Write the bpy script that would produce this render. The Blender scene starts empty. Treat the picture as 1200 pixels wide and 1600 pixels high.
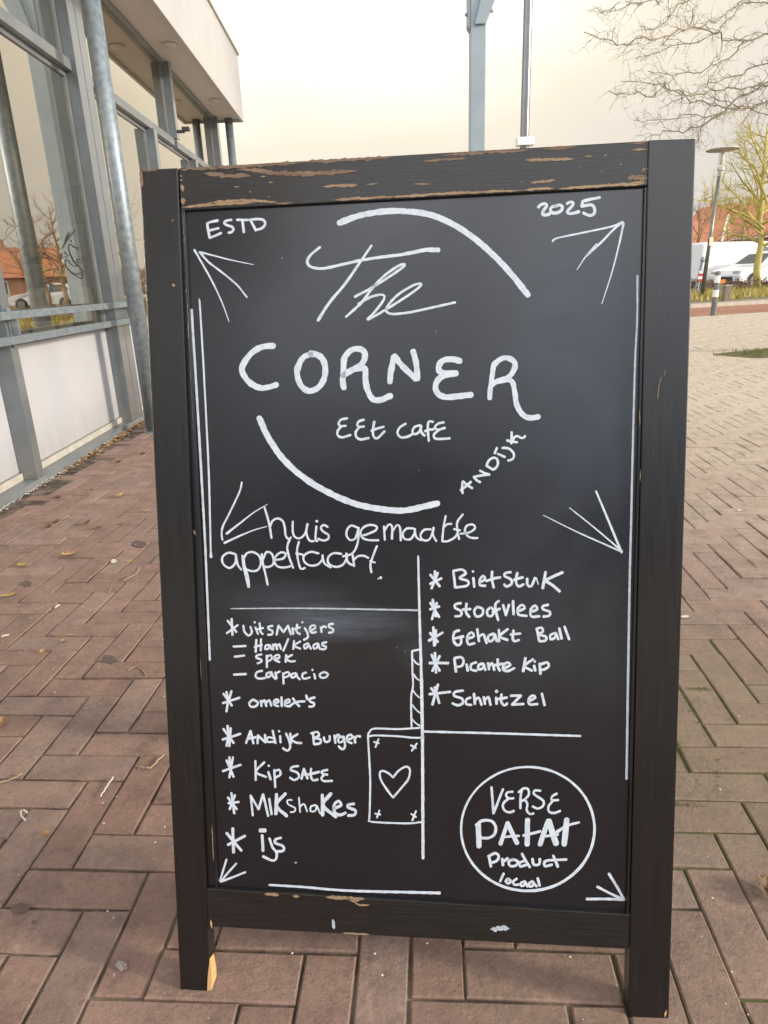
import bpy, bmesh, math, random
import numpy as np
from mathutils import Vector, Matrix, noise
random.seed(7); rng = np.random.default_rng(7)
S = bpy.context.scene
R_ = math.radians

# ------------------------------------------------------------------ camera
H = 0.95                                   # phone height above the paving (m)
FOC = 1058.0
TH, RHO = R_(18.846), R_(2.216)
Fv = np.array([0, math.cos(TH), -math.sin(TH)])
r0 = np.array([1., 0, 0]); u0 = np.cross(r0, Fv)
Rv = math.cos(RHO) * r0 - math.sin(RHO) * u0
Uv = math.sin(RHO) * r0 + math.cos(RHO) * u0
CAM = np.array([0, 0, H])
cd = bpy.data.cameras.new('camera'); cam = bpy.data.objects.new('camera', cd)
S.collection.objects.link(cam); S.camera = cam
cd.sensor_fit = 'HORIZONTAL'; cd.sensor_width = 36; cd.lens = 36 * FOC / 1200
cd.clip_start = 0.05; cd.clip_end = 900
cam.matrix_world = Matrix(((Rv[0], Uv[0], -Fv[0], 0), (Rv[1], Uv[1], -Fv[1], 0), (Rv[2], Uv[2], -Fv[2], H), (0, 0, 0, 1)))

# ------------------------------------------------------------------ sky, sun, exposure
SUN_AZ, SUN_EL = R_(106), R_(17)            # azimuth from +Y towards +X
SKY_STRENGTH = 0.1
CLOUD = 1.0
W = bpy.data.worlds.new('World'); S.world = W; W.use_nodes = True
wn = W.node_tree; wn.nodes.clear()
def N(t, typ, **kw):
    n = t.nodes.new(typ)
    for k, v in kw.items():
        if k in n.inputs: n.inputs[k].default_value = v
        else: setattr(n, k, v)
    return n
def ramp(t, stops, interp='LINEAR'):
    n = t.nodes.new('ShaderNodeValToRGB'); n.color_ramp.interpolation = interp
    e = n.color_ramp.elements
    while len(e) > 1: e.remove(e[-1])
    e[0].position = stops[0][0]; e[0].color = tuple(stops[0][1]) + (1,)
    for p, c in stops[1:]:
        k = e.new(p); k.color = tuple(c) + (1,)
    return n
out = N(wn, 'ShaderNodeOutputWorld')
sky = N(wn, 'ShaderNodeTexSky', sky_type='NISHITA', sun_disc=False, sun_elevation=SUN_EL, sun_rotation=SUN_AZ)
bg1 = N(wn, 'ShaderNodeBackground', Strength=SKY_STRENGTH); wn.links.new(sky.outputs[0], bg1.inputs[0])
tc = N(wn, 'ShaderNodeTexCoord')
glow = np.array([.5 * math.sin(R_(-4)) * math.cos(R_(22)), math.cos(R_(-4)) * math.cos(R_(22)), math.sin(R_(22))]); glow /= np.linalg.norm(glow)
dot = N(wn, 'ShaderNodeVectorMath', operation='DOT_PRODUCT'); dot.inputs[1].default_value = tuple(glow)
nrm = N(wn, 'ShaderNodeVectorMath', operation='NORMALIZE')
nrm2 = N(wn, 'ShaderNodeVectorMath', operation='NORMALIZE'); scl = N(wn, 'ShaderNodeVectorMath', operation='MULTIPLY'); scl.inputs[1].default_value = (.5, 1, 1)
wn.links.new(tc.outputs['Generated'], nrm.inputs[0]); wn.links.new(nrm.outputs[0], scl.inputs[0]); wn.links.new(scl.outputs[0], nrm2.inputs[0]); wn.links.new(nrm2.outputs[0], dot.inputs[0])
ac = N(wn, 'ShaderNodeMath', operation='ARCCOSINE'); wn.links.new(dot.outputs['Value'], ac.inputs[0])
mp = N(wn, 'ShaderNodeMapping'); mp.inputs['Scale'].default_value = (1, 1, 2.6); mp.inputs['Location'].default_value = (3.1, 0, 0)
wn.links.new(nrm.outputs[0], mp.inputs[0])
nz = N(wn, 'ShaderNodeTexNoise', Scale=1.9, Detail=5, Roughness=.52); wn.links.new(mp.outputs[0], nz.inputs[0])
ma = N(wn, 'ShaderNodeMath', operation='MULTIPLY_ADD'); ma.inputs[1].default_value = .22; ma.inputs[2].default_value = -.11
wn.links.new(nz.outputs[0], ma.inputs[0])
ad = N(wn, 'ShaderNodeMath', operation='ADD'); wn.links.new(ac.outputs[0], ad.inputs[0]); wn.links.new(ma.outputs[0], ad.inputs[1])
dv = N(wn, 'ShaderNodeMath', operation='DIVIDE'); dv.inputs[1].default_value = math.pi; wn.links.new(ad.outputs[0], dv.inputs[0])
rp = ramp(wn, [(0, (1.4, 1.36, 1.3)), (.034, (1.2, 1.16, 1.06)), (.055, (1.0, .93, .77)), (.075, (.86, .765, .61)), (.098, (.78, .69, .58)), (.125, (.62, .565, .52)),
               (.155, (.52, .495, .48)), (.2, (.56, .54, .53)), (.30, (.74, .75, .78)), (.50, (.95, .96, .98)), (.60, (2.3, 2.2, 2.08)), (.70, (2.2, 2.25, 2.4)), (.78, (1.0, 1.07, 1.22)), (.85, (.42, .47, .56)), (1, (.32, .36, .44))])
wn.links.new(dv.outputs[0], rp.inputs[0])
bg2 = N(wn, 'ShaderNodeBackground', Strength=CLOUD); wn.links.new(rp.outputs[0], bg2.inputs[0])
mx = N(wn, 'ShaderNodeMixShader', Fac=.86)
wn.links.new(bg1.outputs[0], mx.inputs[1]); wn.links.new(bg2.outputs[0], mx.inputs[2]); wn.links.new(mx.outputs[0], out.inputs[0])

sd = bpy.data.lights.new('sun', 'SUN'); sd.energy = 2.8; sd.angle = R_(7); sd.color = (1, .89, .74)
sun = bpy.data.objects.new('sun', sd); S.collection.objects.link(sun)
sdir = Vector((math.sin(SUN_AZ) * math.cos(SUN_EL), math.cos(SUN_AZ) * math.cos(SUN_EL), math.sin(SUN_EL)))
sun.rotation_euler = sdir.to_track_quat('Z', 'Y').to_euler(); sun.location = (20, 0, 20)
S.view_settings.view_transform = 'Standard'; S.view_settings.look = 'None'
S.view_settings.exposure = 0.38; S.view_settings.gamma = 1; S.view_settings.use_curve_mapping = False

# ------------------------------------------------------------------ helpers
def ray(x, y): return Fv * FOC + Rv * (x - 600) - Uv * (y - 800)
def gnd(x, y, z=0.0):
    d = ray(x, y); return CAM + d * ((z - H) / d[2])
def atY(x, y, Y):
    d = ray(x, y); return CAM + d * (Y / d[1])
def proj(P):
    d = np.array(P) - CAM; z = d @ Fv; return (600 + FOC * (d @ Rv) / z, 800 - FOC * (d @ Uv) / z, z)

def empty(name, loc=(0, 0, 0), rz=0, mat4=None):
    o = bpy.data.objects.new(name, None); S.collection.objects.link(o); o.empty_display_size = .1
    if mat4 is not None: o.matrix_world = mat4
    else: o.location = loc; o.rotation_euler = (0, 0, rz)
    return o
def tag(o, label=None, cat=None, group=None, kind=None):
    if label: o['label'] = label
    if cat: o['category'] = cat
    if group: o['group'] = group
    if kind: o['kind'] = kind
    return o
class MB:
    def __init__(s): s.v = []; s.f = []; s.sm = False
    def add(s, vs, fs):
        b = len(s.v); s.v += [tuple(float(c) for c in p) for p in vs]; s.f += [tuple(i + b for i in f) for f in fs]; return s
    def box(s, x0, x1, y0, y1, z0, z1):
        return s.add([(x0,y0,z0),(x1,y0,z0),(x1,y1,z0),(x0,y1,z0),(x0,y0,z1),(x1,y0,z1),(x1,y1,z1),(x0,y1,z1)],
                     [(3,2,1,0),(4,5,6,7),(0,1,5,4),(1,2,6,5),(2,3,7,6),(3,0,4,7)])
    def prism(s, pts, axis, a0, a1):       # polygon in the two other axes, extruded along axis
        n = len(pts)
        def p3(p, a): return {'x': (a, p[0], p[1]), 'y': (p[0], a, p[1]), 'z': (p[0], p[1], a)}[axis]
        vs = [p3(p, a0) for p in pts] + [p3(p, a1) for p in pts]
        return s.add(vs, [tuple(range(n))[::-1], tuple(range(n, 2 * n))] + [(i, (i + 1) % n, (i + 1) % n + n, i + n) for i in range(n)])
    def tube(s, pts, rad, sides=6, cap=True):
        pts = [np.array(p, float) for p in pts]; n = len(pts)
        if not hasattr(rad, '__len__'): rad = [rad] * n
        vs = []
        for i, p in enumerate(pts):
            d = pts[min(i + 1, n - 1)] - pts[max(i - 1, 0)]; d = d / (np.linalg.norm(d) + 1e-9)
            a = np.cross(d, (0, 0, 1.) if abs(d[2]) < .9 else (1., 0, 0)); a /= np.linalg.norm(a); b = np.cross(d, a)
            for k in range(sides):
                t = 2 * math.pi * k / sides; vs.append(p + (a * math.cos(t) + b * math.sin(t)) * rad[i])
        fs = [(i * sides + k, i * sides + (k + 1) % sides, (i + 1) * sides + (k + 1) % sides, (i + 1) * sides + k) for i in range(n - 1) for k in range(sides)]
        if cap: fs += [tuple(range(sides))[::-1], tuple((n - 1) * sides + k for k in range(sides))]
        return s.add(vs, fs)
    def lathe(s, prof, cx=0, cy=0, sides=20):
        n = len(prof); vs = [(cx + r * math.cos(2*math.pi*k/sides), cy + r * math.sin(2*math.pi*k/sides), z) for r, z in prof for k in range(sides)]
        fs = [(i * sides + k, i * sides + (k + 1) % sides, (i + 1) * sides + (k + 1) % sides, (i + 1) * sides + k) for i in range(n - 1) for k in range(sides)]
        fs += [tuple(range(sides))[::-1], tuple((n - 1) * sides + k for k in range(sides))]
        return s.add(vs, fs)
    def build(s, name, mat, parent=None, bevel=0, smooth=False, label=None, kind=None, recalc=True):
        me = bpy.data.meshes.new(name); me.from_pydata(s.v, [], s.f)
        if recalc or bevel:
            bm = bmesh.new(); bm.from_mesh(me)
            bmesh.ops.recalc_face_normals(bm, faces=bm.faces)
            if bevel: bmesh.ops.bevel(bm, geom=list(bm.edges), offset=bevel, segments=2, affect='EDGES', profile=.6, clamp_overlap=True)
            bm.to_mesh(me); bm.free()
        if smooth: me.polygons.foreach_set('use_smooth', [True] * len(me.polygons))
        me.materials.append(mat)
        o = bpy.data.objects.new(name, me); S.collection.objects.link(o)
        if parent: o.parent = parent
        if label: o['label'] = label
        if kind: o['kind'] = kind
        return o

def pmat(name, c1, c2=None, scale=8, rough=.6, r2=None, metallic=0, bump=0, bscale=None, stretch=(1, 1, 1), detail=5, spec=.5, coord='Object', coat=0, emis=None, lo=.35, hi=.65):
    m = bpy.data.materials.new(name); m.use_nodes = True; t = m.node_tree; b = t.nodes['Principled BSDF']
    b.inputs['Base Color'].default_value = tuple(c1) + (1,); b.inputs['Roughness'].default_value = rough; b.inputs['Metallic'].default_value = metallic
    b.inputs['Specular IOR Level'].default_value = spec; b.inputs['Coat Weight'].default_value = coat; b.inputs['Coat Roughness'].default_value = .2 if coat > .3 and c1[0] < .1 else .12
    tc = N(t, 'ShaderNodeTexCoord'); mp = N(t, 'ShaderNodeMapping'); mp.inputs['Scale'].default_value = stretch; t.links.new(tc.outputs[coord], mp.inputs[0])
    if c2:
        n = N(t, 'ShaderNodeTexNoise', Scale=scale, Detail=detail, Roughness=.6); t.links.new(mp.outputs[0], n.inputs[0])
        r = ramp(t, [(lo, c1), (hi, c2)]); t.links.new(n.outputs[0], r.inputs[0]); t.links.new(r.outputs[0], b.inputs['Base Color'])
        if r2 is not None:
            q = N(t, 'ShaderNodeMapRange'); q.inputs['From Min'].default_value = .3; q.inputs['From Max'].default_value = .7
            q.inputs['To Min'].default_value = rough; q.inputs['To Max'].default_value = r2; t.links.new(n.outputs[0], q.inputs[0]); t.links.new(q.outputs[0], b.inputs['Roughness'])
    if bump:
        n2 = N(t, 'ShaderNodeTexNoise', Scale=bscale or scale * 3, Detail=6, Roughness=.65); t.links.new(mp.outputs[0], n2.inputs[0])
        bp = N(t, 'ShaderNodeBump', Strength=bump, Distance=.01); t.links.new(n2.outputs[0], bp.inputs['Height']); t.links.new(bp.outputs[0], b.inputs['Normal'])
    if emis:
        b.inputs['Emission Color'].default_value = tuple(emis[0]) + (1,); b.inputs['Emission Strength'].default_value = emis[1]
    return m

# ------------------------------------------------------------------ materials
M = {}
M['galv'] = pmat('galvanised_steel', (.20, .24, .27), (.30, .35, .38), 30, .42, .55, .55, .08, 120)
M['grey_paint'] = pmat('grey_frame_paint', (.10, .122, .14), (.13, .152, .168), 9, .25, None, 0, .02, 60, spec=.9, coat=.9)
M['grey_light'] = pmat('weathered_grey_paint', (.15, .168, .18), (.195, .21, .215), 6, .38, None, 0, .03, 60)
M['white_panel'] = pmat('gloss_white_panel', (.45, .46, .49), (.49, .495, .52), 3, .16, .24, 0)
M['cream_trim'] = pmat('cream_trim', (.50, .47, .41), (.40, .37, .32), 12, .5)
M['fascia'] = pmat('fascia_board', (.44, .425, .42), (.48, .46, .45), 2, .35)
M['soffit'] = pmat('soffit_board', (.46, .42, .41), (.52, .48, .46), 2.5, .55)
M['inside'] = pmat('interior_wall', (.60, .55, .46), (.66, .6, .5), 2, .8)
M['stool_wood'] = pmat('dark_stool_wood', (.035, .028, .024), (.06, .045, .035), 20, .4)
M['pale_wood'] = pmat('pale_painted_wood', (.62, .60, .53), (.68, .66, .6), 12, .5)
M['black_film'] = pmat('black_vinyl', (.02, .022, .022), None, rough=.4)
M['black_wood'] = pmat('black_painted_wood', (.0045, .0042, .0043), (.008, .0072, .007), 7, .26, .38, 0, .10, 20, (28, 1.2, 6), spec=.5, coat=.36)
M['black_rail'] = pmat('black_worn_rail', (.006, .0055, .0055), (.013, .0115, .0105), 9, .32, .46, 0, .17, 16, (1.5, 34, 6), spec=.5, coat=.28)
M['bare_wood'] = pmat('bare_wood', (.25, .165, .095), (.38, .27, .165), 12, .7, None, 0, .3, 30, (2, 30, 5))
M['bare_wood_grey'] = pmat('weathered_bare_wood', (.15, .098, .065), (.25, .175, .115), 12, .75, None, 0, .3, 30, (2, 30, 5))
M['fresh_wood'] = pmat('fresh_split_wood', (.58, .34, .13), (.66, .42, .19), 20, .65, None, 0, .2, 30, (20, 2, 5))
M['brass'] = pmat('hinge_metal', (.3, .28, .24), None, rough=.4, metallic=.9)
M['asphalt'] = pmat('far_paving', (.48, .41, .31), (.55, .47, .36), .8, .8, None, 0, .15, 20)
M['lane_red'] = pmat('red_asphalt_lane', (.30, .135, .08), (.35, .165, .10), 1.5, .85, None, 0, .1, 40)
M['kerb'] = pmat('pale_concrete_kerb', (.40, .36, .29), (.50, .46, .38), 6, .8, None, 0, .1, 40)
M['road'] = pmat('grey_asphalt', (.07, .07, .07), (.10, .098, .095), 2, .85, None, 0, .1, 60)
M['verge'] = pmat('verge_soil', (.10, .085, .03), (.18, .15, .05), 3, .9, None, 0, .3, 20)
M['grass'] = pmat('dry_grass', (.34, .28, .06), (.46, .37, .11), .8, .8)
M['green_grass'] = pmat('green_grass', (.08, .12, .02), (.16, .17, .04), 6, .8)
M['hedge'] = pmat('brown_hedge', (.11, .06, .035), (.19, .11, .06), 3, .8)
M['bark'] = pmat('grey_bark', (.16, .13, .095), (.26, .215, .14), 8, .85, None, 0, .3, 30)
M['bark_y'] = pmat('lichen_bark', (.40, .33, .09), (.54, .46, .15), 3, .85, None, 0, .3, 30)
M['bark_far'] = pmat('pale_far_twigs', (.24, .15, .10), (.32, .22, .13), 1, .9)
M['brick_wall'] = pmat('red_brick_wall', (.42, .19, .11), (.52, .27, .16), 1.2, .85, None, 0, .1, 20)
M['roof_orange'] = pmat('orange_roof_tiles', (.52, .19, .085), (.60, .25, .12), 2, .7, None, 0, .2, 8)
M['white_paint'] = pmat('white_paint', (.74, .73, .70), (.8, .79, .76), 4, .5)
M['car_white'] = pmat('white_car_paint', (.80, .80, .79), None, rough=.25, coat=.6)
M['car_glass'] = pmat('car_glass', (.05, .06, .06), None, rough=.08, spec=.8)
M['tyre'] = pmat('tyre_rubber', (.025, .025, .025), None, rough=.8)
M['rim'] = pmat('alloy_rim', (.35, .35, .36), None, rough=.35, metallic=.8)
M['dark_plastic'] = pmat('dark_plastic', (.04, .04, .045), None, rough=.5)
M['red_lens'] = pmat('red_lens', (.5, .03, .02), None, rough=.2)
M['lens'] = pmat('clear_lens', (.45, .47, .48), None, rough=.15)
M['red_sign'] = pmat('red_reflective', (.55, .05, .03), None, rough=.5)
M['orange'] = pmat('orange_plastic', (.75, .22, .03), None, rough=.5)
M['post_grey'] = pmat('grey_painted_post', (.25, .30, .33), (.29, .34, .37), 3, .45, None, 0, .02, 50)
M['pole_dark'] = pmat('dark_lamp_pole', (.16, .165, .155), (.20, .205, .19), 6, .32, None, .4)
M['pole_steel'] = pmat('steel_pole', (.20, .205, .205), (.24, .245, .245), 6, .3, None, .7)
M['lamp_hood'] = pmat('lamp_hood', (.5, .48, .45), (.56, .54, .5), 6, .4, None, .2)
M['lamp_glass'] = pmat('lamp_glass', (.78, .72, .58), None, rough=.25)
M['stone'] = pmat('mossy_concrete', (.19, .16, .12), (.26, .22, .16), 14, .9, None, 0, .3, 40)
M['leaf1'] = pmat('tan_leaf', (.40, .25, .11), (.30, .17, .07), 40, .7)
M['leaf2'] = pmat('brown_leaf', (.15, .085, .04), (.10, .055, .03), 40, .75)
M['leaf3'] = pmat('yellow_leaf', (.42, .30, .08), (.28, .2, .05), 40, .7)
M['twig'] = pmat('dry_twig', (.38, .30, .19), (.28, .2, .12), 30, .8)
M['chip_white'] = pmat('white_scrap', (.62, .58, .52), None, rough=.7)
M['dropping'] = pmat('bird_dropping', (.36, .33, .30), (.2, .16, .14), 260, .8, lo=.42, hi=.56)
M['gum'] = pmat('dark_spot', (.10, .068, .056), (.14, .098, .08), 90, .7)
M['moss'] = pmat('joint_moss', (.06, .095, .012), (.13, .16, .025), 80, .95, None, 0, .5, 300)

def chalk_mat():
    m = pmat('chalk_marker_white', (.49, .555, .645), (.63, .70, .785), 130, .75, None, 0, .1, 500, lo=.3, hi=.6)
    return m
M['chalk'] = chalk_mat()
def chalk_thin():
    return pmat('chalk_marker_faint', (.32, .37, .43), (.52, .58, .65), 220, .8, None, 0, 0)
M['chalk_faint'] = chalk_thin()

def panel_mat():
    m = pmat('blackboard_panel', (.0045, .0055, .0095), None, rough=.27, spec=.55, coat=.42); t = m.node_tree; b = t.nodes['Principled BSDF']
    tc = N(t, 'ShaderNodeTexCoord')
    # wiped chalk: a curved smear under the divider and faint dust elsewhere
    def blob(loc, sc):
        mp = N(t, 'ShaderNodeMapping'); mp.vector_type = 'POINT'
        mp.inputs['Scale'].default_value = sc; mp.inputs['Location'].default_value = (-loc[0]*sc[0], -loc[1]*sc[1], 0)
        t.links.new(tc.outputs['Object'], mp.inputs[0])
        g = N(t, 'ShaderNodeTexGradient', gradient_type='SPHERICAL'); t.links.new(mp.outputs[0], g.inputs[0]); return g
    return m, t, b, blob, tc
# glass of the shop windows
def glass_mat():
    m = bpy.data.materials.new('window_glass'); m.use_nodes = True; t = m.node_tree; t.nodes.clear()
    o = N(t, 'ShaderNodeOutputMaterial'); tr = N(t, 'ShaderNodeBsdfTransparent', Color=(.80, .78, .72, 1))
    g = N(t, 'ShaderNodeBsdfGlossy', Color=(1, .95, .84, 1), Roughness=.012)
    lw = N(t, 'ShaderNodeFresnel', IOR=1.9)
    mr = N(t, 'ShaderNodeMapRange'); mr.inputs['From Min'].default_value = 0; mr.inputs['From Max'].default_value = .5
    mr.inputs['To Min'].default_value = .4; mr.inputs['To Max'].default_value = .95
    t.links.new(lw.outputs[0], mr.inputs[0])
    x = N(t, 'ShaderNodeMixShader'); t.links.new(mr.outputs[0], x.inputs[0]); t.links.new(tr.outputs[0], x.inputs[1]); t.links.new(g.outputs[0], x.inputs[2])
    t.links.new(x.outputs[0], o.inputs[0]); return m
M['glass'] = glass_mat()
def splash(m):
    t = m.node_tree; b = t.nodes['Principled BSDF']; L = t.links.new; old = b.inputs['Base Color'].links[0].from_socket
    tc = N(t, 'ShaderNodeTexCoord'); sx = N(t, 'ShaderNodeSeparateXYZ'); L(tc.outputs['Object'], sx.inputs[0])
    mp = N(t, 'ShaderNodeMapping'); mp.inputs['Scale'].default_value = (9, 9, 1.6); L(tc.outputs['Object'], mp.inputs[0])
    n = N(t, 'ShaderNodeTexNoise', Scale=1.4, Detail=7, Roughness=.7); L(mp.outputs[0], n.inputs[0])
    mr = N(t, 'ShaderNodeMapRange'); mr.inputs['From Min'].default_value = .05; mr.inputs['From Max'].default_value = .32; mr.inputs['To Min'].default_value = .6; mr.inputs['To Max'].default_value = .03; L(sx.outputs['Z'], mr.inputs[0])
    mu = N(t, 'ShaderNodeMath', operation='MULTIPLY'); L(mr.outputs[0], mu.inputs[0]); L(n.outputs[0], mu.inputs[1])
    x = N(t, 'ShaderNodeMixRGB'); x.inputs[2].default_value = (.22, .18, .14, 1); L(mu.outputs[0], x.inputs[0]); L(old, x.inputs[1]); L(x.outputs[0], b.inputs['Base Color'])
splash(M['white_panel']); splash(M['grey_paint'])

# ------------------------------------------------------------------ ground
BA = R_(-4.4)                              # direction of the paving bricks
bx = np.array([math.cos(BA), math.sin(BA)]); by = np.array([-math.sin(BA), math.cos(BA)])
BL, BW, JT = .219, .0785, .0042
RO = np.array([6.5, 14.46]); RA = R_(17.5); rd = np.array([math.cos(RA), math.sin(RA)]); rq = np.array([-math.sin(RA), math.cos(RA)])
def rp2(s, q): p = RO + rd * s + rq * q; return (p[0], p[1])
def sheet(name, s0, s1, q0, q1, z, mat, label, top=None):
    mb = MB(); z0 = z if top is None else z; zz = z if top is None else top
    P = [rp2(s0, q0), rp2(s1, q0), rp2(s1, q1), rp2(s0, q1)]
    if top is None: mb.add([(x, y, z) for x, y in P], [(0, 1, 2, 3)])
    else: mb.prism(P, 'z', z0, zz)
    return tag(mb.build(name, mat), label, None, None, 'structure')

def brick_mat():
    m = bpy.data.materials.new('paving_brick'); m.use_nodes = True; t = m.node_tree; b = t.nodes['Principled BSDF']
    L = t.links.new
    geo = N(t, 'ShaderNodeNewGeometry'); at = N(t, 'ShaderNodeAttribute', attribute_name='tone'); oi = N(t, 'ShaderNodeObjectInfo')
    sm = N(t, 'ShaderNodeMath', operation='ADD'); L(at.outputs['Fac'], sm.inputs[0]); L(oi.outputs['Random'], sm.inputs[1])
    fr = N(t, 'ShaderNodeMath', operation='FRACT'); L(sm.outputs[0], fr.inputs[0])
    base = ramp(t, [(0, (.225, .142, .113)), (.25, (.285, .183, .146)), (.5, (.245, .150, .118)), (.75, (.30, .205, .167)), (1, (.235, .157, .131))]); L(fr.outputs[0], base.inputs[0])
    # light on the open square painted in as paler brick, away from the facade
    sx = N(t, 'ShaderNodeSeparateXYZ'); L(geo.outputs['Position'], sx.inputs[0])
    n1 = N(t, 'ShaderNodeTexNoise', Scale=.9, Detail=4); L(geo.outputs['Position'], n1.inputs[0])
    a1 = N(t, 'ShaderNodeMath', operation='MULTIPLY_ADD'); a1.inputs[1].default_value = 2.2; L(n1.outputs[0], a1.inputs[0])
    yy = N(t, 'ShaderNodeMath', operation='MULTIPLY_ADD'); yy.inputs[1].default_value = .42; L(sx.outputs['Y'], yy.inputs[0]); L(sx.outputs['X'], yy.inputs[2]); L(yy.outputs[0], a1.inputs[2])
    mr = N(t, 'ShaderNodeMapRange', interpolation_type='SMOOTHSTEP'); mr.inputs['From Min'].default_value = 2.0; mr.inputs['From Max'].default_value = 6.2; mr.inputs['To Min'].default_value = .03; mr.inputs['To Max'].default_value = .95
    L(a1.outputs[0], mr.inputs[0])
    light_mix = N(t, 'ShaderNodeMixRGB', blend_type='MIX'); light_mix.inputs[2].default_value = (.55, .47, .355, 1); L(base.outputs[0], light_mix.inputs[1]); L(mr.outputs[0], light_mix.inputs[0])
    # blotches and fine speckle
    n2 = N(t, 'ShaderNodeTexNoise', Scale=14, Detail=8, Roughness=.7); L(geo.outputs['Position'], n2.inputs[0])
    r2 = ramp(t, [(.3, (.68, .68, .68)), (.5, (1, 1, 1)), (.72, (1.25, 1.23, 1.2))]); L(n2.outputs[0], r2.inputs[0])
    mu = N(t, 'ShaderNodeMixRGB', blend_type='MULTIPLY'); mu.inputs[0].default_value = 1; L(light_mix.outputs[0], mu.inputs[1]); L(r2.outputs[0], mu.inputs[2])
    n3 = N(t, 'ShaderNodeTexNoise', Scale=330, Detail=3, Roughness=.8); L(geo.outputs['Position'], n3.inputs[0])
    r3 = ramp(t, [(.3, (.72, .72, .72)), (.5, (1, 1, 1)), (.68, (1.15, 1.15, 1.15)), (.74, (1.7, 1.68, 1.6))]); L(n3.outputs[0], r3.inputs[0])
    mu2 = N(t, 'ShaderNodeMixRGB', blend_type='MULTIPLY'); mu2.inputs[0].default_value = .85; L(mu.outputs[0], mu2.inputs[1]); L(r3.outputs[0], mu2.inputs[2])
    n6 = N(t, 'ShaderNodeTexNoise', Scale=75, Detail=4, Roughness=.7); L(geo.outputs['Position'], n6.inputs[0])
    r6 = ramp(t, [(.28, (.55, .53, .52)), (.42, (.93, .93, .93)), (.6, (1.06, 1.06, 1.06)), (.72, (1.4, 1.36, 1.3))]); L(n6.outputs[0], r6.inputs[0])
    mu3 = N(t, 'ShaderNodeMixRGB', blend_type='MULTIPLY'); mu3.inputs[0].default_value = .8; L(mu2.outputs[0], mu3.inputs[1]); L(r6.outputs[0], mu3.inputs[2]); mu2 = mu3
    # green algae film, patchy, in the middle of the right hand side
    n4 = N(t, 'ShaderNodeTexNoise', Scale=2.1, Detail=5); L(geo.outputs['Position'], n4.inputs[0])
    mp4 = N(t, 'ShaderNodeMapping'); c4 = gnd(1150, 1180); mp4.inputs['Location'].default_value = (-c4[0], -c4[1] * .8, 0); mp4.inputs['Scale'].default_value = (1.0, .8, 1); L(geo.outputs['Position'], mp4.inputs[0])
    g4 = N(t, 'ShaderNodeTexGradient', gradient_type='SPHERICAL'); L(mp4.outputs[0], g4.inputs[0]); m4 = N(t, 'ShaderNodeMath', operation='MULTIPLY'); L(g4.outputs['Fac'], m4.inputs[0]); L(n4.outputs[0], m4.inputs[1])
    r4 = ramp(t, [(.1, (0, 0, 0)), (.42, (.3, .3, .3))]); L(m4.outputs[0], r4.inputs[0])
    mx3 = N(t, 'ShaderNodeMixRGB', blend_type='MIX'); mx3.inputs[2].default_value = (.15, .155, .06, 1); L(r4.outputs[0], mx3.inputs[0]); L(mu2.outputs[0], mx3.inputs[1])
    L(mx3.outputs[0], b.inputs['Base Color'])
    rr = N(t, 'ShaderNodeMapRange'); rr.inputs['To Min'].default_value = .5; rr.inputs['To Max'].default_value = .85; L(n2.outputs[0], rr.inputs[0]); L(rr.outputs[0], b.inputs['Roughness'])
    b.inputs['Specular IOR Level'].default_value = .5
    n5 = N(t, 'ShaderNodeTexNoise', Scale=90, Detail=8, Roughness=.75); L(geo.outputs['Position'], n5.inputs[0])
    bp = N(t, 'ShaderNodeBump', Strength=.9, Distance=.005); L(n5.outputs[0], bp.inputs['Height'])
    L(bp.outputs[0], b.inputs['Normal'])
    return m
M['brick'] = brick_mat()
def joint_mat():
    m = pmat('joint_sand', (.06, .044, .034), (.27, .215, .16), 14, .95, None, 0, .5, 200, coord='Object', lo=.42, hi=.72); t = m.node_tree; b = t.nodes['Principled BSDF']; L = t.links.new
    geo = N(t, 'ShaderNodeNewGeometry'); old = b.inputs['Base Color'].links[0].from_socket
    mp = N(t, 'ShaderNodeMapping'); c = gnd(1140, 1170); mp.inputs['Location'].default_value = (-c[0]*1.15, -c[1]*1.15, 0); mp.inputs['Scale'].default_value = (1.15, 1.15, 1)
    L(geo.outputs['Position'], mp.inputs[0]); g = N(t, 'ShaderNodeTexGradient', gradient_type='SPHERICAL'); L(mp.outputs[0], g.inputs[0])
    n = N(t, 'ShaderNodeTexNoise', Scale=7, Detail=4); L(geo.outputs['Position'], n.inputs[0])
    mm = N(t, 'ShaderNodeMath', operation='MULTIPLY'); L(g.outputs['Fac'], mm.inputs[0]); L(n.outputs[0], mm.inputs[1])
    r = ramp(t, [(.12, (0, 0, 0)), (.26, (.9, .9, .9))]); L(mm.outputs[0], r.inputs[0])
    x = N(t, 'ShaderNodeMixRGB'); x.inputs[2].default_value = (.09, .13, .02, 1); L(r.outputs[0], x.inputs[0]); L(old, x.inputs[1]); L(x.outputs[0], b.inputs['Base Color'])
    return m
M['joint'] = joint_mat()

g = MB(); g.add([(-400, -60, -.03), (500, -60, -.03), (500, 700, -.03), (-400, 700, -.03)], [(0, 1, 2, 3)])
tag(g.build('ground', M['asphalt']), 'sandy brown ground running out to the horizon beyond the paving', None, None, 'structure')
# bed of the pavement (seen in the joints)
bedP = [(-1.745, -3), (13.5, -3), (13.5, 16.55), (-1.95, 11.7), (-1.95, 8.3)]
g = MB(); g.prism(bedP, 'z', -.025, -.0052); pave = g.build('pavement', M['joint'])
tag(pave, 'herringbone pavement of long reddish brown bricks with sandy joints', None, None, 'structure')
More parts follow.
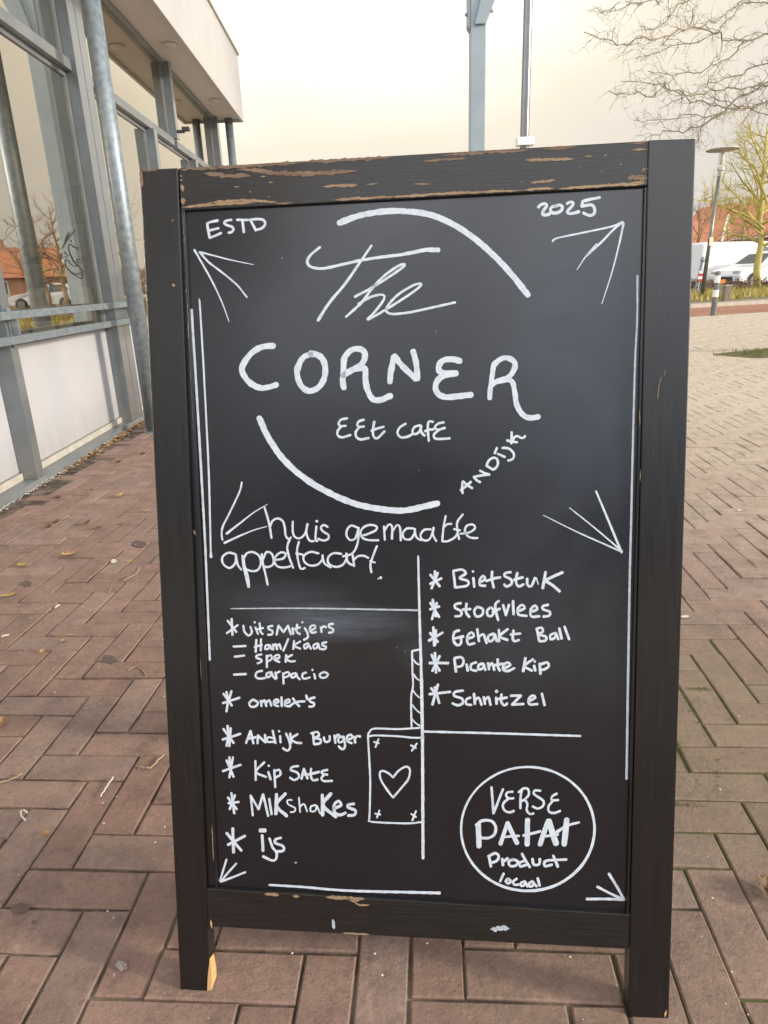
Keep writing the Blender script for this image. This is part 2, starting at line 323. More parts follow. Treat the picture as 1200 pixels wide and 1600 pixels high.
# phase of the herringbone, read at one brick corner
ph = gnd(727, 1562)[:2]; ph = np.array([ph @ bx, ph @ by])
bricks = []
def in_area(x, y):
    if x < -1.70 and y < 10.1: return False
    if x < -1.88 or x > 13.4 or y < -2.9: return False
    return (np.array([x, y]) - RO) @ rq < -.16 - .0
for j in range(-130, 130):
    for i in range(-260, 320):
        ox = ph[0] + i * BW + j * BL; oy = ph[1] + i * BW - j * BL
        for kind in (0, 1):
            if kind == 0: cx, cy, w, h = ox + BL / 2, oy + BW / 2, BL, BW
            else: cx, cy, w, h = ox + BL + BW / 2, oy + BW - BL / 2, BW, BL
            X = cx * bx[0] + cy * by[0]; Y = cx * bx[1] + cy * by[1]
            if in_area(X, Y): bricks.append((X, Y, kind))
bq = [proj((-0, 0, 0))]
def hidden(u, v):                          # behind the sign in the photograph
    return 225 < u < 1085 and v < 1450
scored = []
for k, (X, Y, kind) in enumerate(bricks):
    if Y < .2: continue
    u, v, z = proj((X, Y, 0))
    if z > .1 and -30 < u < 1230 and v < 1640 and not hidden(u, v): scored.append((z, k))
scored.sort(); near = set(k for z, k in scored[:300])
def brick_geo(kind, q):
    w, h = (BL, BW) if kind == 0 else (BW, BL)
    w = w - JT; h = h - JT; c = .0028
    jx = (q.random(8) - .5) * .0032
    a, b2 = w / 2, h / 2
    v = [(-a+jx[0], -b2+jx[1], -.02), (a+jx[2], -b2+jx[3], -.02), (a+jx[4], b2+jx[5], -.02), (-a+jx[6], b2+jx[7], -.02)]
    v += [(x, y, -c * .9) for x, y, _ in v[:4]]
    v += [(x - math.copysign(c, x), y - math.copysign(c, y), 0) for x, y, _ in v[:4]]
    f = [(8, 9, 10, 11)] + [(i, (i+1) % 4, (i+1) % 4 + 4, i + 4) for i in range(4)] + [(i + 4, (i+1) % 4 + 4, (i+1) % 4 + 8, i + 8) for i in range(4)]
    return v, f
variants = []
for kind in (0, 1):
    L_ = []
    for k in range(8):
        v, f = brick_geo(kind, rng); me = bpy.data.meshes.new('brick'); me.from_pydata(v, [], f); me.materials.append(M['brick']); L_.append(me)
    variants.append(L_)
V, Fc, tone = [], [], []
for k, (X, Y, kind) in enumerate(bricks):
    dz = rng.normal() * .0012; tx, ty = rng.normal(size=2) * .004
    if k in near:
        o = bpy.data.objects.new('brick', variants[kind][int(rng.integers(8))]); S.collection.objects.link(o); o.parent = pave
        o.location = (X, Y, dz); o.rotation_euler = (tx * 1.2, ty * 1.2, BA + rng.normal() * .004)
    else:
        if kind == 0 or True:
            v, f = brick_geo(kind, rng); b0 = len(V); ca, sa = math.cos(BA), math.sin(BA)
            V += [(X + x*ca - y*sa, Y + x*sa + y*ca, z + dz + tx * y + ty * x) for x, y, z in v]; Fc += [tuple(i + b0 for i in q) for q in f]; tone += [rng.random()] * len(f)
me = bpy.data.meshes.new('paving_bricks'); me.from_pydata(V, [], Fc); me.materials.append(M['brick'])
me.attributes.new('tone', 'FLOAT', 'FACE').data.foreach_set('value', tone)
o = bpy.data.objects.new('paving_bricks', me); S.collection.objects.link(o); o.parent = pave; o['kind'] = 'stuff'

# road strips beyond the square
def band(name, q0, q1, z0, z1, mat, label, s0=-60, s1=90):
    return sheet(name, s0, s1, q0, q1, z0, mat, label, z1)
band('kerb', -.14, 0, -.028, .012, M['kerb'], 'pale concrete edging between the brick square and the red lane', -2.2)
band('cycle_lane', 0, 3.06, -.029, -.012, M['lane_red'], 'red asphalt lane across the far end of the square', -2.2)
band('lane_kerb', 3.06, 3.2, -.028, .085, M['kerb'], 'pale kerb on the far side of the red lane', -2.2)
band('footpath', 3.2, 4.2, -.028, .075, M['stone'], 'grey concrete path strip between kerb and grass verge')
band('verge', 4.2, 13.2, -.028, .08, M['verge'], 'grass verge with dry yellow grass beyond the red lane')
band('road', 13.2, 24, -.028, -.01, M['road'], 'grey asphalt road where the white vehicles are parked')
band('far_verge', 24, 70, -.028, .05, M['verge'], 'ground in front of the red brick houses')

# verge grass and the brown hedge (stuff)
def blades(name, n, region, hgt, wid, mat, label, lean=.5):
    V, F = [], []
    for _ in range(n):
        x, y, z = region(); a = random.uniform(0, 6.28); h = hgt * random.uniform(.5, 1.3); w = wid * random.uniform(.6, 1.2)
        l = random.uniform(0, lean) * h; b = random.uniform(0, 6.28); k = len(V)
        V += [(x - w*math.cos(a), y - w*math.sin(a), z), (x + w*math.cos(a), y + w*math.sin(a), z), (x + l*math.cos(b), y + l*math.sin(b), z + h)]; F.append((k, k+1, k+2))
    mb = MB(); mb.v = V; mb.f = F
    return tag(mb.build(name, mat, recalc=False), label, 'grass', None, 'stuff')
def rg(s0, s1, q0, q1, z):
    def f():
        p = rp2(random.uniform(s0, s1), random.uniform(q0, q1)); return p[0], p[1], z
    return f
blades('verge_grass', 16000, rg(-25, 26, 4.3, 12.5, .078), .17, .03, M['grass'], 'dry yellow green grass growing on the verge around the lamp post')
V, F = [], []
for _ in range(26000):
    s = random.uniform(-30, 30); q = random.uniform(9.2, 12.8); p = rp2(s, q)
    top = .42 + .16 * noise.noise(Vector((s * .7, q, 0))) ; z = .08 + random.uniform(0, top)
    r = random.uniform(.02, .045); d = Vector((random.gauss(0, 1), random.gauss(0, 1), random.gauss(0, 1))).normalized(); e = d.orthogonal().normalized() * r; f = d.cross(e)
    k = len(V); c = Vector((p[0], p[1], z)); V += [tuple(c - e), tuple(c + f * .7), tuple(c + e), tuple(c - f * .7)]; F.append((k, k+1, k+2, k+3))
mb = MB(); mb.v = V; mb.f = F
tag(mb.build('low_shrubs', M['hedge'], recalc=False), 'low bed of bare brown shrubs between verge grass and parked vehicles', 'shrubs', None, 'stuff')
# tree pit with grass near the right edge
tp = gnd(1212, 553)
mb = MB(); pts = [(tp[0] + 0.62 * math.cos(a) * (1 + .12 * math.sin(3*a)) , tp[1] + 0.40 * math.sin(a) * (1 + .15 * math.cos(2*a))) for a in np.linspace(0, 6.28, 26)[:-1]]
vs = [(x, y, .003) for x, y in pts] + [(tp[0] + (x - tp[0]) * .5, tp[1] + (y - tp[1]) * .5, .035) for x, y in pts] + [(tp[0], tp[1], .045)]
n = len(pts); mb.add(vs, [(i, (i+1) % n, (i+1) % n + n, i + n) for i in range(n)] + [(i + n, (i+1) % n + n, 2*n) for i in range(n)])
tag(mb.build('tree_pit_soil', M['verge']), 'mound of dark soil and moss pushing up through the paving at the tree', None, None, 'structure')
blades('tree_pit_grass', 1300, lambda: (tp[0] + random.gauss(0, .2), tp[1] + random.gauss(0, .13), .01), .045, .005, M['green_grass'], 'tuft of short green grass with leaves around the foot of the near tree')

# ------------------------------------------------------------------ cafe building
BZ = R_(1.08)                              # the facade runs 1.08 degrees left of straight ahead
bld = empty('cafe_building', (0, 0, 0), BZ)
tag(bld, 'single storey glazed shop building with grey mullions, white lower panels and a deep flat roof', 'building')
# local axes: x = away from the facade into the square (d), y = along the facade (t)
GL = -1.83; FR = -1.745
TEND = 10.05; SZ = 3.0
def B(mb, name, mat, **k): return mb.build(name, mat, bld, **k)
mull = [(-1.6, -1.5), (.55, .65), (1.72, 1.80), (3.48, 3.555), (5.03, 5.155), (5.163, 5.29), (9.80, 9.93)]
B(MB().box(-2.2, FR, -3, TEND, -.02, .028), 'plinth', M['grey_light'], bevel=.003)
for a, b in mull: B(MB().box(GL - .02, FR, a, b, .028, SZ - .006), 'mullion', M['grey_paint'], bevel=.003)
for a, b in ((6.70, 6.80), (8.28, 8.38)): B(MB().box(GL - .02, FR, a, b, .028, 2.278), 'mullion', M['grey_paint'], bevel=.003)
B(MB().box(GL - .02, FR, 7.54, 7.64, 2.348, SZ - .006), 'mullion', M['grey_paint'], bevel=.003)
base_segs = [(-3, -1.6), (-1.5, .55), (.65, 1.72), (1.80, 3.48), (3.555, 5.03)]
w = .022
for a, b in base_segs + [(5.29, 6.70), (6.80, 8.28), (8.38, 9.80)]:
    B(MB().box(GL - .03, GL - .004, a + .002, b - .002, .07, .70), 'lower_panel', M['white_panel'], bevel=.002)
    B(MB().box(GL - .03, GL + .012, a + .002, b - .002, .029, .066), 'panel_trim', M['cream_trim'], bevel=.002)
    fr = MB()
    for (y0, y1, z0, z1) in ((a+.001, a+w, .704, 2.279), (b-w, b-.001, .704, 2.279), (a+w, b-w, .704, .735), (a+w, b-w, 2.25, 2.279)):
        fr.box(GL - .02, GL + .012, y0, y1, z0, z1)
    f = B(fr, 'window_frame', M['grey_light'])
    MB().add([(GL, a + w, .735), (GL, b - w, .735), (GL, b - w, 2.25), (GL, a + w, 2.25)], [(0, 1, 2, 3)]).build('pane', M['glass'], f, recalc=False)
for a, b in base_segs + [(5.29, 7.54), (7.64, 9.80)]:
    B(MB().box(GL - .02, FR - .03, a + .001, b - .001, 2.281, 2.345), 'transom', M['grey_light'], bevel=.003)
    f = B(MB().box(GL - .02, GL + .012, a + .001, a + w, 2.347, SZ - .01), 'window_stile', M['grey_light'])
    B(MB().box(GL - .02, GL + .012, b - w, b - .001, 2.347, SZ - .01), 'window_stile', M['grey_light'])
    MB().add([(GL, a + w, 2.345), (GL, b - w, 2.345), (GL, b - w, SZ), (GL, a + w, SZ)], [(0, 1, 2, 3)]).build('pane', M['glass'], f, recalc=False)
# canopy
FD = -1.442
B(MB().box(-8, FD - .03, -3, TEND, SZ, SZ + .03), 'soffit', M['soffit'])
B(MB().box(GL + .002, GL + .05, -3, TEND - .03, SZ - .02, SZ - .001), 'soffit_bead', M['grey_light'])
for a, b in ((-3, -.8), (-.796, 1.9), (1.904, 4.6), (4.604, 7.3), (7.304, TEND)):
    B(MB().box(FD - .028, FD, a, b, SZ - .03, SZ + .72), 'fascia_panel', M['fascia'], bevel=.002)
B(MB().box(-8, FD - .03, TEND - .025, TEND, SZ - .03, SZ + .72), 'end_fascia', M['fascia'], bevel=.002)
B(MB().box(-8, FD + .02, -3, TEND + .02, SZ + .722, SZ + .75), 'roof_edge', M['cream_trim'], bevel=.003)
for t_ in (7.05, 3.6, 9.0):
    B(MB().lathe([(.001, SZ - .02), (.05, SZ - .022), (.062, SZ - .012), (.066, SZ - .001)], -1.60, t_, 20), 'downlight', M['lamp_hood'], smooth=True)
# round galvanised columns under the canopy
for cx_, cy_, r in ((-1.512, 4.775, .054), (-1.62, 9.95, .05), (-1.50, -.4, .054)):
    c = B(MB().lathe([(r, 0.0), (r, SZ - .002)], cx_, cy_, 28), 'column', M['galv'], smooth=False)
    for p in c.data.polygons: p.use_smooth = len(p.vertices) == 4
    B(MB().lathe([(r + .018, .0), (r + .018, .006), (r + .003, .009)], cx_, cy_, 24), 'column_foot', M['galv'])
# hand rails across the windows
for z0, z1 in ((.838, .876), (.722, .760)):
    B(MB().box(FR + .012, FR + .05, -2.5, 5.335 if z0 > .8 else 5.36, z0, z1), 'handrail', M['galv'], bevel=.003)
for t_ in (3.50, 5.30, .6, 1.74):
    B(MB().box(FR + .001, FR + .0115, t_, t_ + .035, .700, .89), 'rail_bracket', M['galv'], bevel=.002)
    B(MB().box(FR + .016, FR + .046, t_ + .004, t_ + .018, .7605, .8375), 'rail_spacer', M['galv'])
# small dark fixture on the upper mullion
B(MB().box(FR, FR + .07, 7.56, 7.6, 2.40, 2.425).box(FR + .05, FR + .12, 7.55, 7.61, 2.415, 2.45), 'dark_fixture', M['dark_plastic'], bevel=.004)
# room behind the glass
B(MB().box(-6.2, -6.1, -3, TEND - .03, 0, SZ - .002), 'interior_wall', M['inside'])
B(MB().box(-6.09, -2.21, -2.99, TEND - .04, -.02, .06), 'interior_floor', M['soffit'])
B(MB().box(-6.1, GL - .1, -3.1, -3, 0, SZ - .002), 'interior_wall', M['inside'])
B(MB().box(-6.1, GL - .02, TEND - .03, TEND - .026, .0, SZ - .002), 'end_wall', M['fascia'])
B(MB().box(-4.2, -2.8, 5.4, 7.6, .06, 1.0), 'serving_counter', M['cream_trim'], bevel=.01)
# gravelly rim along the plinth
V, F = [], []
for _ in range(700):
    y = random.uniform(1.5, 8.1); x = FR + abs(random.gauss(.008, .014)); r = random.uniform(.0015, .006) * 1.3; k = len(V)
    c = Vector((x, y, .001)); 
    for dx, dy, dz in ((-1,-.7,0),(1,-.8,0),(.8,1,0),(-.9,.8,0),(0,0,.9)): V.append((c.x + dx*r*random.uniform(.7,1.3), c.y + dy*r*random.uniform(.7,1.3), c.z + dz*r))
    F += [(k,k+1,k+4),(k+1,k+2,k+4),(k+2,k+3,k+4),(k+3,k,k+4)]
mb = MB(); mb.v = V; mb.f = F; grit = mb.build('mortar_crumbs', M['cream_trim'], recalc=False); grit.rotation_euler = (0, 0, BZ)
tag(grit, 'pale crumbs of mortar and grit along the foot of the shop front', 'grit', None, 'stuff')
# facade frame -> world
def fw(d, t, z=0): c, s = math.cos(BZ), math.sin(BZ); return (d*c - t*s, d*s + t*c, z)
def px_facade(x, y, d):                    # point where the view ray meets the plane x = d of the facade frame
    n_ = np.array([math.cos(BZ), math.sin(BZ), 0]); r = ray(x, y); P = CAM + r * ((d - CAM @ n_) / (r @ n_))
    c, s = math.cos(BZ), math.sin(BZ); return (P[0]*c + P[1]*s, -P[0]*s + P[1]*c, P[2])

# ------------------------------------------------------------------ strokes (marker lines, vinyl lines)
def smooth_line(pts, step=3.0):
    p = [np.array(q, float) for q in pts]
    if len(p) == 2:
        n = max(2, int(np.linalg.norm(p[1] - p[0]) / 12)); return [p[0] + (p[1] - p[0]) * i / n for i in range(n + 1)]
    q = [2*p[0] - p[1]] + p + [2*p[-1] - p[-2]]; o = []
    for i in range(1, len(q) - 2):
        L = np.linalg.norm(q[i+1] - q[i]); n = max(2, int(L / step))
        for k in range(n):
            t = k / n; a, b, c, d = q[i-1], q[i], q[i+1], q[i+2]
            o.append(.5 * ((2*b) + (-a + c)*t + (2*a - 5*b + 4*c - d)*t*t + (-a + 3*b - 3*c + d)*t**3))
    o.append(p[-1]); return o
def stroke_poly(mb, pts, w0, w1, mapf, wob=.06):
    P = smooth_line(pts); n = len(P); ph = random.uniform(0, 50)
    Lft, Rgt = [], []
    def nrm(i):
        d = P[min(i+1, n-1)] - P[max(i-1, 0)]; d = d / (np.linalg.norm(d) + 1e-9); return d, np.array([-d[1], d[0]])
    for i in range(n):
        d, m = nrm(i); w = (w0 + (w1 - w0) * i / max(1, n-1)) / 2 * (1 + wob * noise.noise(Vector((i * .35, ph, 0))) * 2)
        a = w * (1 + wob * .8 * random.uniform(-1, 1)); b = w * (1 + wob * .8 * random.uniform(-1, 1))
        Lft.append(P[i] + m * a); Rgt.append(P[i] - m * b)
    d0, _ = nrm(0); d1, _ = nrm(n-1)
    def cap(c, d, w, sg):
        o = []
        for k in range(1, 4):
            t = math.pi * k / 4; m = np.array([-d[1], d[0]]); o.append(c + sg * d * math.sin(t) * w * .8 + m * math.cos(t) * w * sg * 1)
        return o
    k0 = len(mb.v)
    V = [mapf(*q) for q in Lft] + [mapf(*q) for q in Rgt]
    F = [(i, i+1, n+i+1, n+i) for i in range(n-1)]
    mb.add(V, F)
    c1 = cap(P[-1], d1, w1/2, 1); V = [mapf(*Lft[-1])] + [mapf(*q) for q in c1] + [mapf(*Rgt[-1])]; mb.add(V, [tuple(range(len(V)))[::-1]])
    c0 = cap(P[0], d0, w0/2, -1); V = [mapf(*Rgt[0])] + [mapf(*q) for q in c0] + [mapf(*Lft[0])]; mb.add(V, [tuple(range(len(V)))[::-1]])

# vinyl sticker on the glass: two bird-like line emblems
def sticker(parent, o_x, o_y, sc, strokes, mat, w):
    mb = MB()
    for s in strokes:
        stroke_poly(mb, [(o_x + x / sc, o_y + y / sc) for x, y in s], w, w * .7, lambda x, y: px_facade(x, y, GL + .0015), .1)
    return mb.build('window_sticker', mat, parent, recalc=False)
pane = [c for c in bld.children if c.name.startswith('window_frame')]
stk = [[(835, 410), (900, 310), (960, 230), (1015, 160)], [(870, 350), (885, 270), (920, 205), (975, 195)], [(890, 300), (925, 230), (950, 215)], [(905, 280), (935, 225)],
       [(945, 300), (965, 330)], [(1000, 400), (940, 350), (925, 390), (930, 450), (960, 520), (990, 590), (1040, 650)], [(935, 480), (980, 560), (1035, 655)],
       [(870, 460), (905, 505), (940, 505)], [(875, 520), (905, 535)], [(880, 570), (920, 575), (950, 620), (985, 645), (1030, 655)], [(1075, 560), (1035, 560), (1040, 620), (1080, 680), (1105, 720)],
       [(880, 570), (880, 640), (920, 700), (980, 740), (1050, 745), (1120, 720)], [(920, 690), (960, 740), (1020, 780), (1100, 820)], [(1000, 765), (1060, 760), (1110, 770)], [(1100, 820), (1115, 760), (1105, 700)],
       [(980, 385), (1030, 410), (1060, 440)], [(1030, 400), (1060, 400)], [(1060, 600), (1090, 600)]]
sticker(pane[4], 0, 340, 8.571, stk, M['black_film'], 1.5)
stk2 = [[(30, 330), (90, 260), (180, 170), (280, 80)], [(80, 240), (100, 160), (160, 115), (200, 130)], [(130, 270), (200, 320), (240, 350)], [(30, 330), (70, 390), (110, 440), (200, 470), (280, 440), (350, 340)], [(60, 20), (95, 70), (110, 110)], [(170, 20), (200, 80), (240, 110)]]
sticker(pane[4], 0, 340, 8.571, stk2, M['black_film'], .5)

# bar stools with slatted backs inside
def bar_stool(loc, rz, mat, label, lean=0):
    r = empty('bar_stool', loc, rz); tag(r, label, 'bar stool', 'bar stools inside the shop')
    MB().box(-.2, .2, -.19, .19, .72, .76).build('seat', mat, r, bevel=.006)
    for sx in (-1, 1):
        for sy in (-1, 1): MB().tube([(sx*.2, sy*.19, 0), (sx*.17, sy*.16, .72)], .016, 8).build('leg', mat, r)
        MB().tube([(sx*.18, .18, .76), (sx*.19, .22, 1.26)], .014, 8).build('back_post', mat, r)
    MB().box(-.20, .20, .205, .235, 1.22, 1.27).build('top_rail', mat, r, bevel=.004)
    MB().box(-.18, .18, .19, .21, 1.0, 1.03).build('lower_rail', mat, r, bevel=.003)
    for k in range(9):
        x = -.15 + .3 * k / 8; MB().box(x - .007, x + .007, .198, .222, 1.03, 1.22).build('back_slat', mat, r)
    MB().box(-.17, .17, -.19, -.175, .3, .33).build('foot_rest', mat, r)
    return r
c = px_facade(88, 322, -2.35)
bar_stool(fw(c[0], c[1] - .22, c[2] - 1.14), R_(-8), M['stool_wood'], 'dark bar stool with slatted back inside the nearest large window')
c = px_facade(263, 248, -2.3)
bar_stool(fw(c[0], c[1] - .22, c[2] - 1.14), R_(-14), M['pale_wood'], 'pale bar stool with slatted back seen through the farther window')

# ------------------------------------------------------------------ A-frame board
PL = gnd(282, 1548); PR = gnd(1045, 1592); e = PR - PL; BWID = np.linalg.norm(e); e /= BWID
n0 = np.array([-e[1], e[0], 0]); LEAN = R_(12.75)
u = np.array([0, 0, 1]) * math.cos(LEAN) + n0 * math.sin(LEAN); nb = np.cross(e, u)
BM = Matrix(((e[0], u[0], nb[0], PL[0]), (e[1], u[1], nb[1], PL[1]), (e[2], u[2], nb[2], PL[2]), (0, 0, 0, 1)))
board = empty('sandwich_board', mat4=BM)
tag(board, 'black wooden A-frame chalkboard sign with white hand lettering standing on the bricks', 'sandwich board')
def bp(x, y, z=0.0):                       # pixel -> local point of the board, on the plane at depth z
    r = ray(x, y); k = ((PL + nb * z - CAM) @ nb) / (r @ nb); P = CAM + r * k - PL
    return (P @ e, P @ u, z)
def slab(name, pxs, zf, zb, mat, bevel=.0016, foot=False, parent=None):
    f = [bp(x, y, zf) for x, y in pxs]; n = len(f)
    mb = MB(); back = []
    for (a, b, z) in f:
        bb = b
        if foot and b < .02: bb = b + (zf - zb) * math.tan(LEAN)
        back.append((a, bb, zb))
    mb.add(f + back, [tuple(range(n))[::-1], tuple(range(n, 2*n))] + [(i, (i+1) % n, (i+1) % n + n, i + n) for i in range(n)])
    return mb.build(name, mat, parent or board, bevel=bevel)
TK = .026
lp = slab('post', [(282, 1548.5), (328.5, 1550.5), (277.5, 262), (218, 265)], 0, -TK, M['black_wood'], foot=True)
rpst = slab('post', [(981.5, 1590), (1045, 1592), (1087.5, 216), (1013.5, 218.5)], 0, -TK, M['black_wood'], foot=True)
tr = slab('top_rail', [(283, 329), (1012.5, 290.5), (1014.5, 219.5), (278.5, 262.5)], -.0015, -TK + .001, M['black_rail'])
br = slab('bottom_rail', [(324, 1448), (983, 1483.5), (986.5, 1429), (322, 1388)], -.0015, -TK + .001, M['black_rail'])
# panel, set back in the frame
PZ = -.0065
pm, t_, b_, blob, tc_ = panel_mat()
def smear(x, y, rx, ry, amt, noise_sc, stretch):
    a, b, _ = bp(x, y); a2 = abs(bp(x + rx, y)[0] - a); b2 = abs(bp(x, y + ry)[1] - b)
    g_ = blob((a, b), (1 / a2, 1 / b2, 0.0))
    mp_ = N(t_, 'ShaderNodeMapping'); mp_.inputs['Scale'].default_value = stretch; t_.links.new(tc_.outputs['Object'], mp_.inputs[0])
    n_ = N(t_, 'ShaderNodeTexNoise', Scale=noise_sc, Detail=5, Distortion=1.2); t_.links.new(mp_.outputs[0], n_.inputs[0])
    m_ = N(t_, 'ShaderNodeMath', operation='MULTIPLY'); t_.links.new(g_.outputs['Fac'], m_.inputs[0]); t_.links.new(n_.outputs[0], m_.inputs[1])
    m2 = N(t_, 'ShaderNodeMath', operation='MULTIPLY'); m2.inputs[1].default_value = amt; t_.links.new(m_.outputs[0], m2.inputs[0]); return m2
tot = None
for args in ((520, 975, 150, 34, .24, 9, (2, 22, 1)), (450, 940, 120, 40, .09, 8, (2, 16, 1)), (790, 1010, 130, 100, .035, 8, (2, 2, 1)), (900, 740, 240, 420, .075, 4, (2.5, 1.6, 1)), (650, 1020, 40, 40, .05, 30, (1, 1, 1)), (480, 620, 260, 260, .02, 5, (3, 1.5, 1)), (860, 470, 120, 170, .03, 7, (1, 4, 1))):
    s_ = smear(*args)
    if tot is None: tot = s_
    else:
        a_ = N(t_, 'ShaderNodeMath', operation='ADD'); t_.links.new(tot.outputs[0], a_.inputs[0]); t_.links.new(s_.outputs[0], a_.inputs[1]); tot = a_
cm = N(t_, 'ShaderNodeMixRGB'); cm.inputs[1].default_value = (.0045, .0055, .0095, 1); cm.inputs[2].default_value = (.55, .68, .9, 1)
t_.links.new(tot.outputs[0], cm.inputs[0]); t_.links.new(cm.outputs[0], b_.inputs['Base Color'])
nr = N(t_, 'ShaderNodeTexNoise', Scale=3.5, Detail=5, Distortion=.8); t_.links.new(tc_.outputs['Object'], nr.inputs[0])
mrr = N(t_, 'ShaderNodeMapRange'); mrr.inputs['From Min'].default_value = .35; mrr.inputs['From Max'].default_value = .65; mrr.inputs['To Min'].default_value = .20; mrr.inputs['To Max'].default_value = .36
t_.links.new(nr.outputs[0], mrr.inputs[0]); t_.links.new(mrr.outputs[0], b_.inputs['Roughness'])
panel = slab('blackboard_panel', [(326, 1392), (984, 1432), (1013.2, 286), (281, 325)], PZ, -.014, pm, bevel=0)
# ridge of the panel edge / narrow bead along the left and right posts
slab('edge_bead', [(336.5, 1389), (340.5, 1389.3), (288.5, 327), (284.5, 327.3)], PZ + .0045, PZ, M['black_wood'], bevel=.001)
slab('edge_bead', [(978.5, 1431), (983.5, 1431.4), (1011.5, 292), (1007, 292.3)], PZ + .0045, PZ, M['black_wood'], bevel=.001)
# rear leaf of the A
top = np.array(bp(653, 243)); hl = 1.11
ang = math.pi + 2 * LEAN
def back_pt(a, s, off=0):                  # a across, s down the rear leaf from the hinge, in board space
    w = PL + e * a + u * 1.112 - nb * .03
    dwn = -np.array([0, 0, 1]) * math.cos(LEAN) + n0 * math.sin(LEAN); nn = n0 * math.cos(LEAN) + np.array([0, 0, 1]) * math.sin(LEAN)
    P = w + dwn * s + nn * off - PL; return (P @ e, P @ u, P @ nb)
def back_slab(name, a0, a1, s0, s1, mat, o0=0, o1=.024):
    c = [back_pt(a, s, o) for o in (o0, o1) for a, s in ((a0, s0), (a1, s0), (a1, s1), (a0, s1))]
    return MB().add(c, [(0,1,2,3),(7,6,5,4),(0,4,5,1),(1,5,6,2),(2,6,7,3),(3,7,4,0)]).build(name, mat, board, bevel=.0015)
zend = back_pt(0, 0); 
w0_ = PL + u * 1.112 - nb * .03; LB = (w0_[2] - .012) / math.cos(LEAN)
back_slab('rear_post', .004, .055, 0, LB, M['black_wood']); back_slab('rear_post', BWID - .055, BWID - .004, 0, LB, M['black_wood'])
back_slab('rear_rail', .056, BWID - .056, 0, .06, M['black_rail'], .001, .023); back_slab('rear_rail', .056, BWID - .056, .93, .99, M['black_rail'], .001, .023)
back_slab('rear_panel', .056, BWID - .056, .061, .929, M['black_wood'], .008, .016)
for a in (.12, BWID - .12):
    MB().tube([back_pt(a - .03, -.004, -.001), back_pt(a + .03, -.004, -.001)], .005, 10).build('hinge', M['brass'], board)

# bare wood where the paint has flaked
def flake(parent, pts, w, mat, z, jag=.5, name='bare_wood_patch'):
    P = smooth_line(pts, 2.5); n = len(P); mb = MB(); Lf, Rt = [], []
    sd_ = random.uniform(0, 99)
    for i, p in enumerate(P):
        d = P[min(i+1, n-1)] - P[max(i-1, 0)]; d /= np.linalg.norm(d); m = np.array([-d[1], d[0]])
        env = min(1, 6 * i / n + .08, 6 * (n - 1 - i) / n + .08)
        a = w/2 * env * (1 + jag * noise.noise(Vector((p[0] * .11, sd_, 0))) * 1.6 + jag * .5 * random.uniform(-1, 1)); b = w/2 * env * (1 + jag * noise.noise(Vector((p[0] * .13, sd_ + 9, 0))) * 1.6 + jag * .5 * random.uniform(-1, 1))
        Lf.append(p + m * max(a, .2)); Rt.append(p - m * max(b, .2))
    mb.add([bp(*q, z) for q in Lf] + [bp(*q, z) for q in Rt], [(i, i+1, n+i+1, n+i) for i in range(n-1)])
    return mb.build(name, mat, parent, recalc=False)
ZT = -.0011
flake(tr, [(284, 323.9), (320, 320.4), (360, 317.9), (400, 315.9)], 3.8, M['bare_wood'], ZT)
flake(tr, [(325, 316.9), (350, 314.9), (385, 312.9), (436, 316.4)], 3.8, M['bare_wood'], ZT)
flake(tr, [(430, 318.4), (460, 316.4)], 3.5, M['bare_wood_grey'], ZT)
flake(tr, [(520, 312.9), (560, 309.9), (620, 307.4)], 3.8, M['bare_wood'], ZT)
flake(tr, [(600, 308.4), (690, 302.9), (760, 299.9), (822, 297.4)], 3.8, M['bare_wood'], ZT)
flake(tr, [(820, 296.9), (845, 294.4), (866, 294.4)], 4, M['bare_wood'], ZT)
flake(tr, [(872, 295.4), (930, 290.9), (1011, 286.4)], 4.5, M['bare_wood'], ZT)
flake(tr, [(980, 279), (1000, 277.5), (1012, 277)], 9, M['bare_wood_grey'], ZT, .8)
flake(tr, [(1002, 268), (1012, 264)], 13, M['bare_wood_grey'], ZT, .8)
flake(tr, [(985, 285), (1012, 284)], 3, M['bare_wood'], ZT)
for a in ([(281, 266), (300, 263.5), (345, 262)], [(330, 262), (400, 258.5), (470, 254)], [(460, 254), (560, 248.5), (620, 245.5)], [(690, 243), (760, 238), (830, 234)], [(850, 233), (900, 229.5)], [(985, 225), (1013, 223)]):
    flake(tr, a, 4.5, M['bare_wood_grey'], ZT, .7)
flake(tr, [(318, 270.5), (340, 273), (366, 275), (392, 274.5)], 6, M['bare_wood_grey'], ZT, .6)
flake(tr, [(370, 264.5), (400, 266), (425, 270), (470, 271.5), (520, 269), (560, 266.5)], 6.5, M['bare_wood_grey'], ZT, .5)
flake(tr, [(660, 252), (700, 249.5), (730, 247)], 4, M['bare_wood_grey'], ZT, .5)
flake(tr, [(504, 292), (525, 290.5), (560, 289)], 4, M['bare_wood'], ZT, .4)
flake(tr, [(572, 288.5), (590, 287)], 2, M['bare_wood'], ZT, .3); flake(tr, [(645, 287.5), (674, 287.5)], 2.4, M['bare_wood'], ZT, .4)
flake(tr, [(818, 250.5), (860, 249), (897, 248.5)], 4.4, M['bare_wood'], ZT, .4)
flake(tr, [(828, 285.5), (850, 283.5), (868, 281.5)], 3.6, M['bare_wood'], ZT, .4)
flake(tr, [(913, 245), (926, 244)], 2, M['bare_wood'], ZT, .4); flake(tr, [(986, 234.5), (1012, 233)], 5, M['bare_wood'], ZT, .5)
for a, w_ in (([(282, 294), (288, 293)], 12), ([(282, 314), (290, 313)], 13), ([(281, 281), (286, 281)], 3), ([(281, 275), (285, 275)], 3)):
    flake(tr, a, w_, M['bare_wood'], ZT, .7)
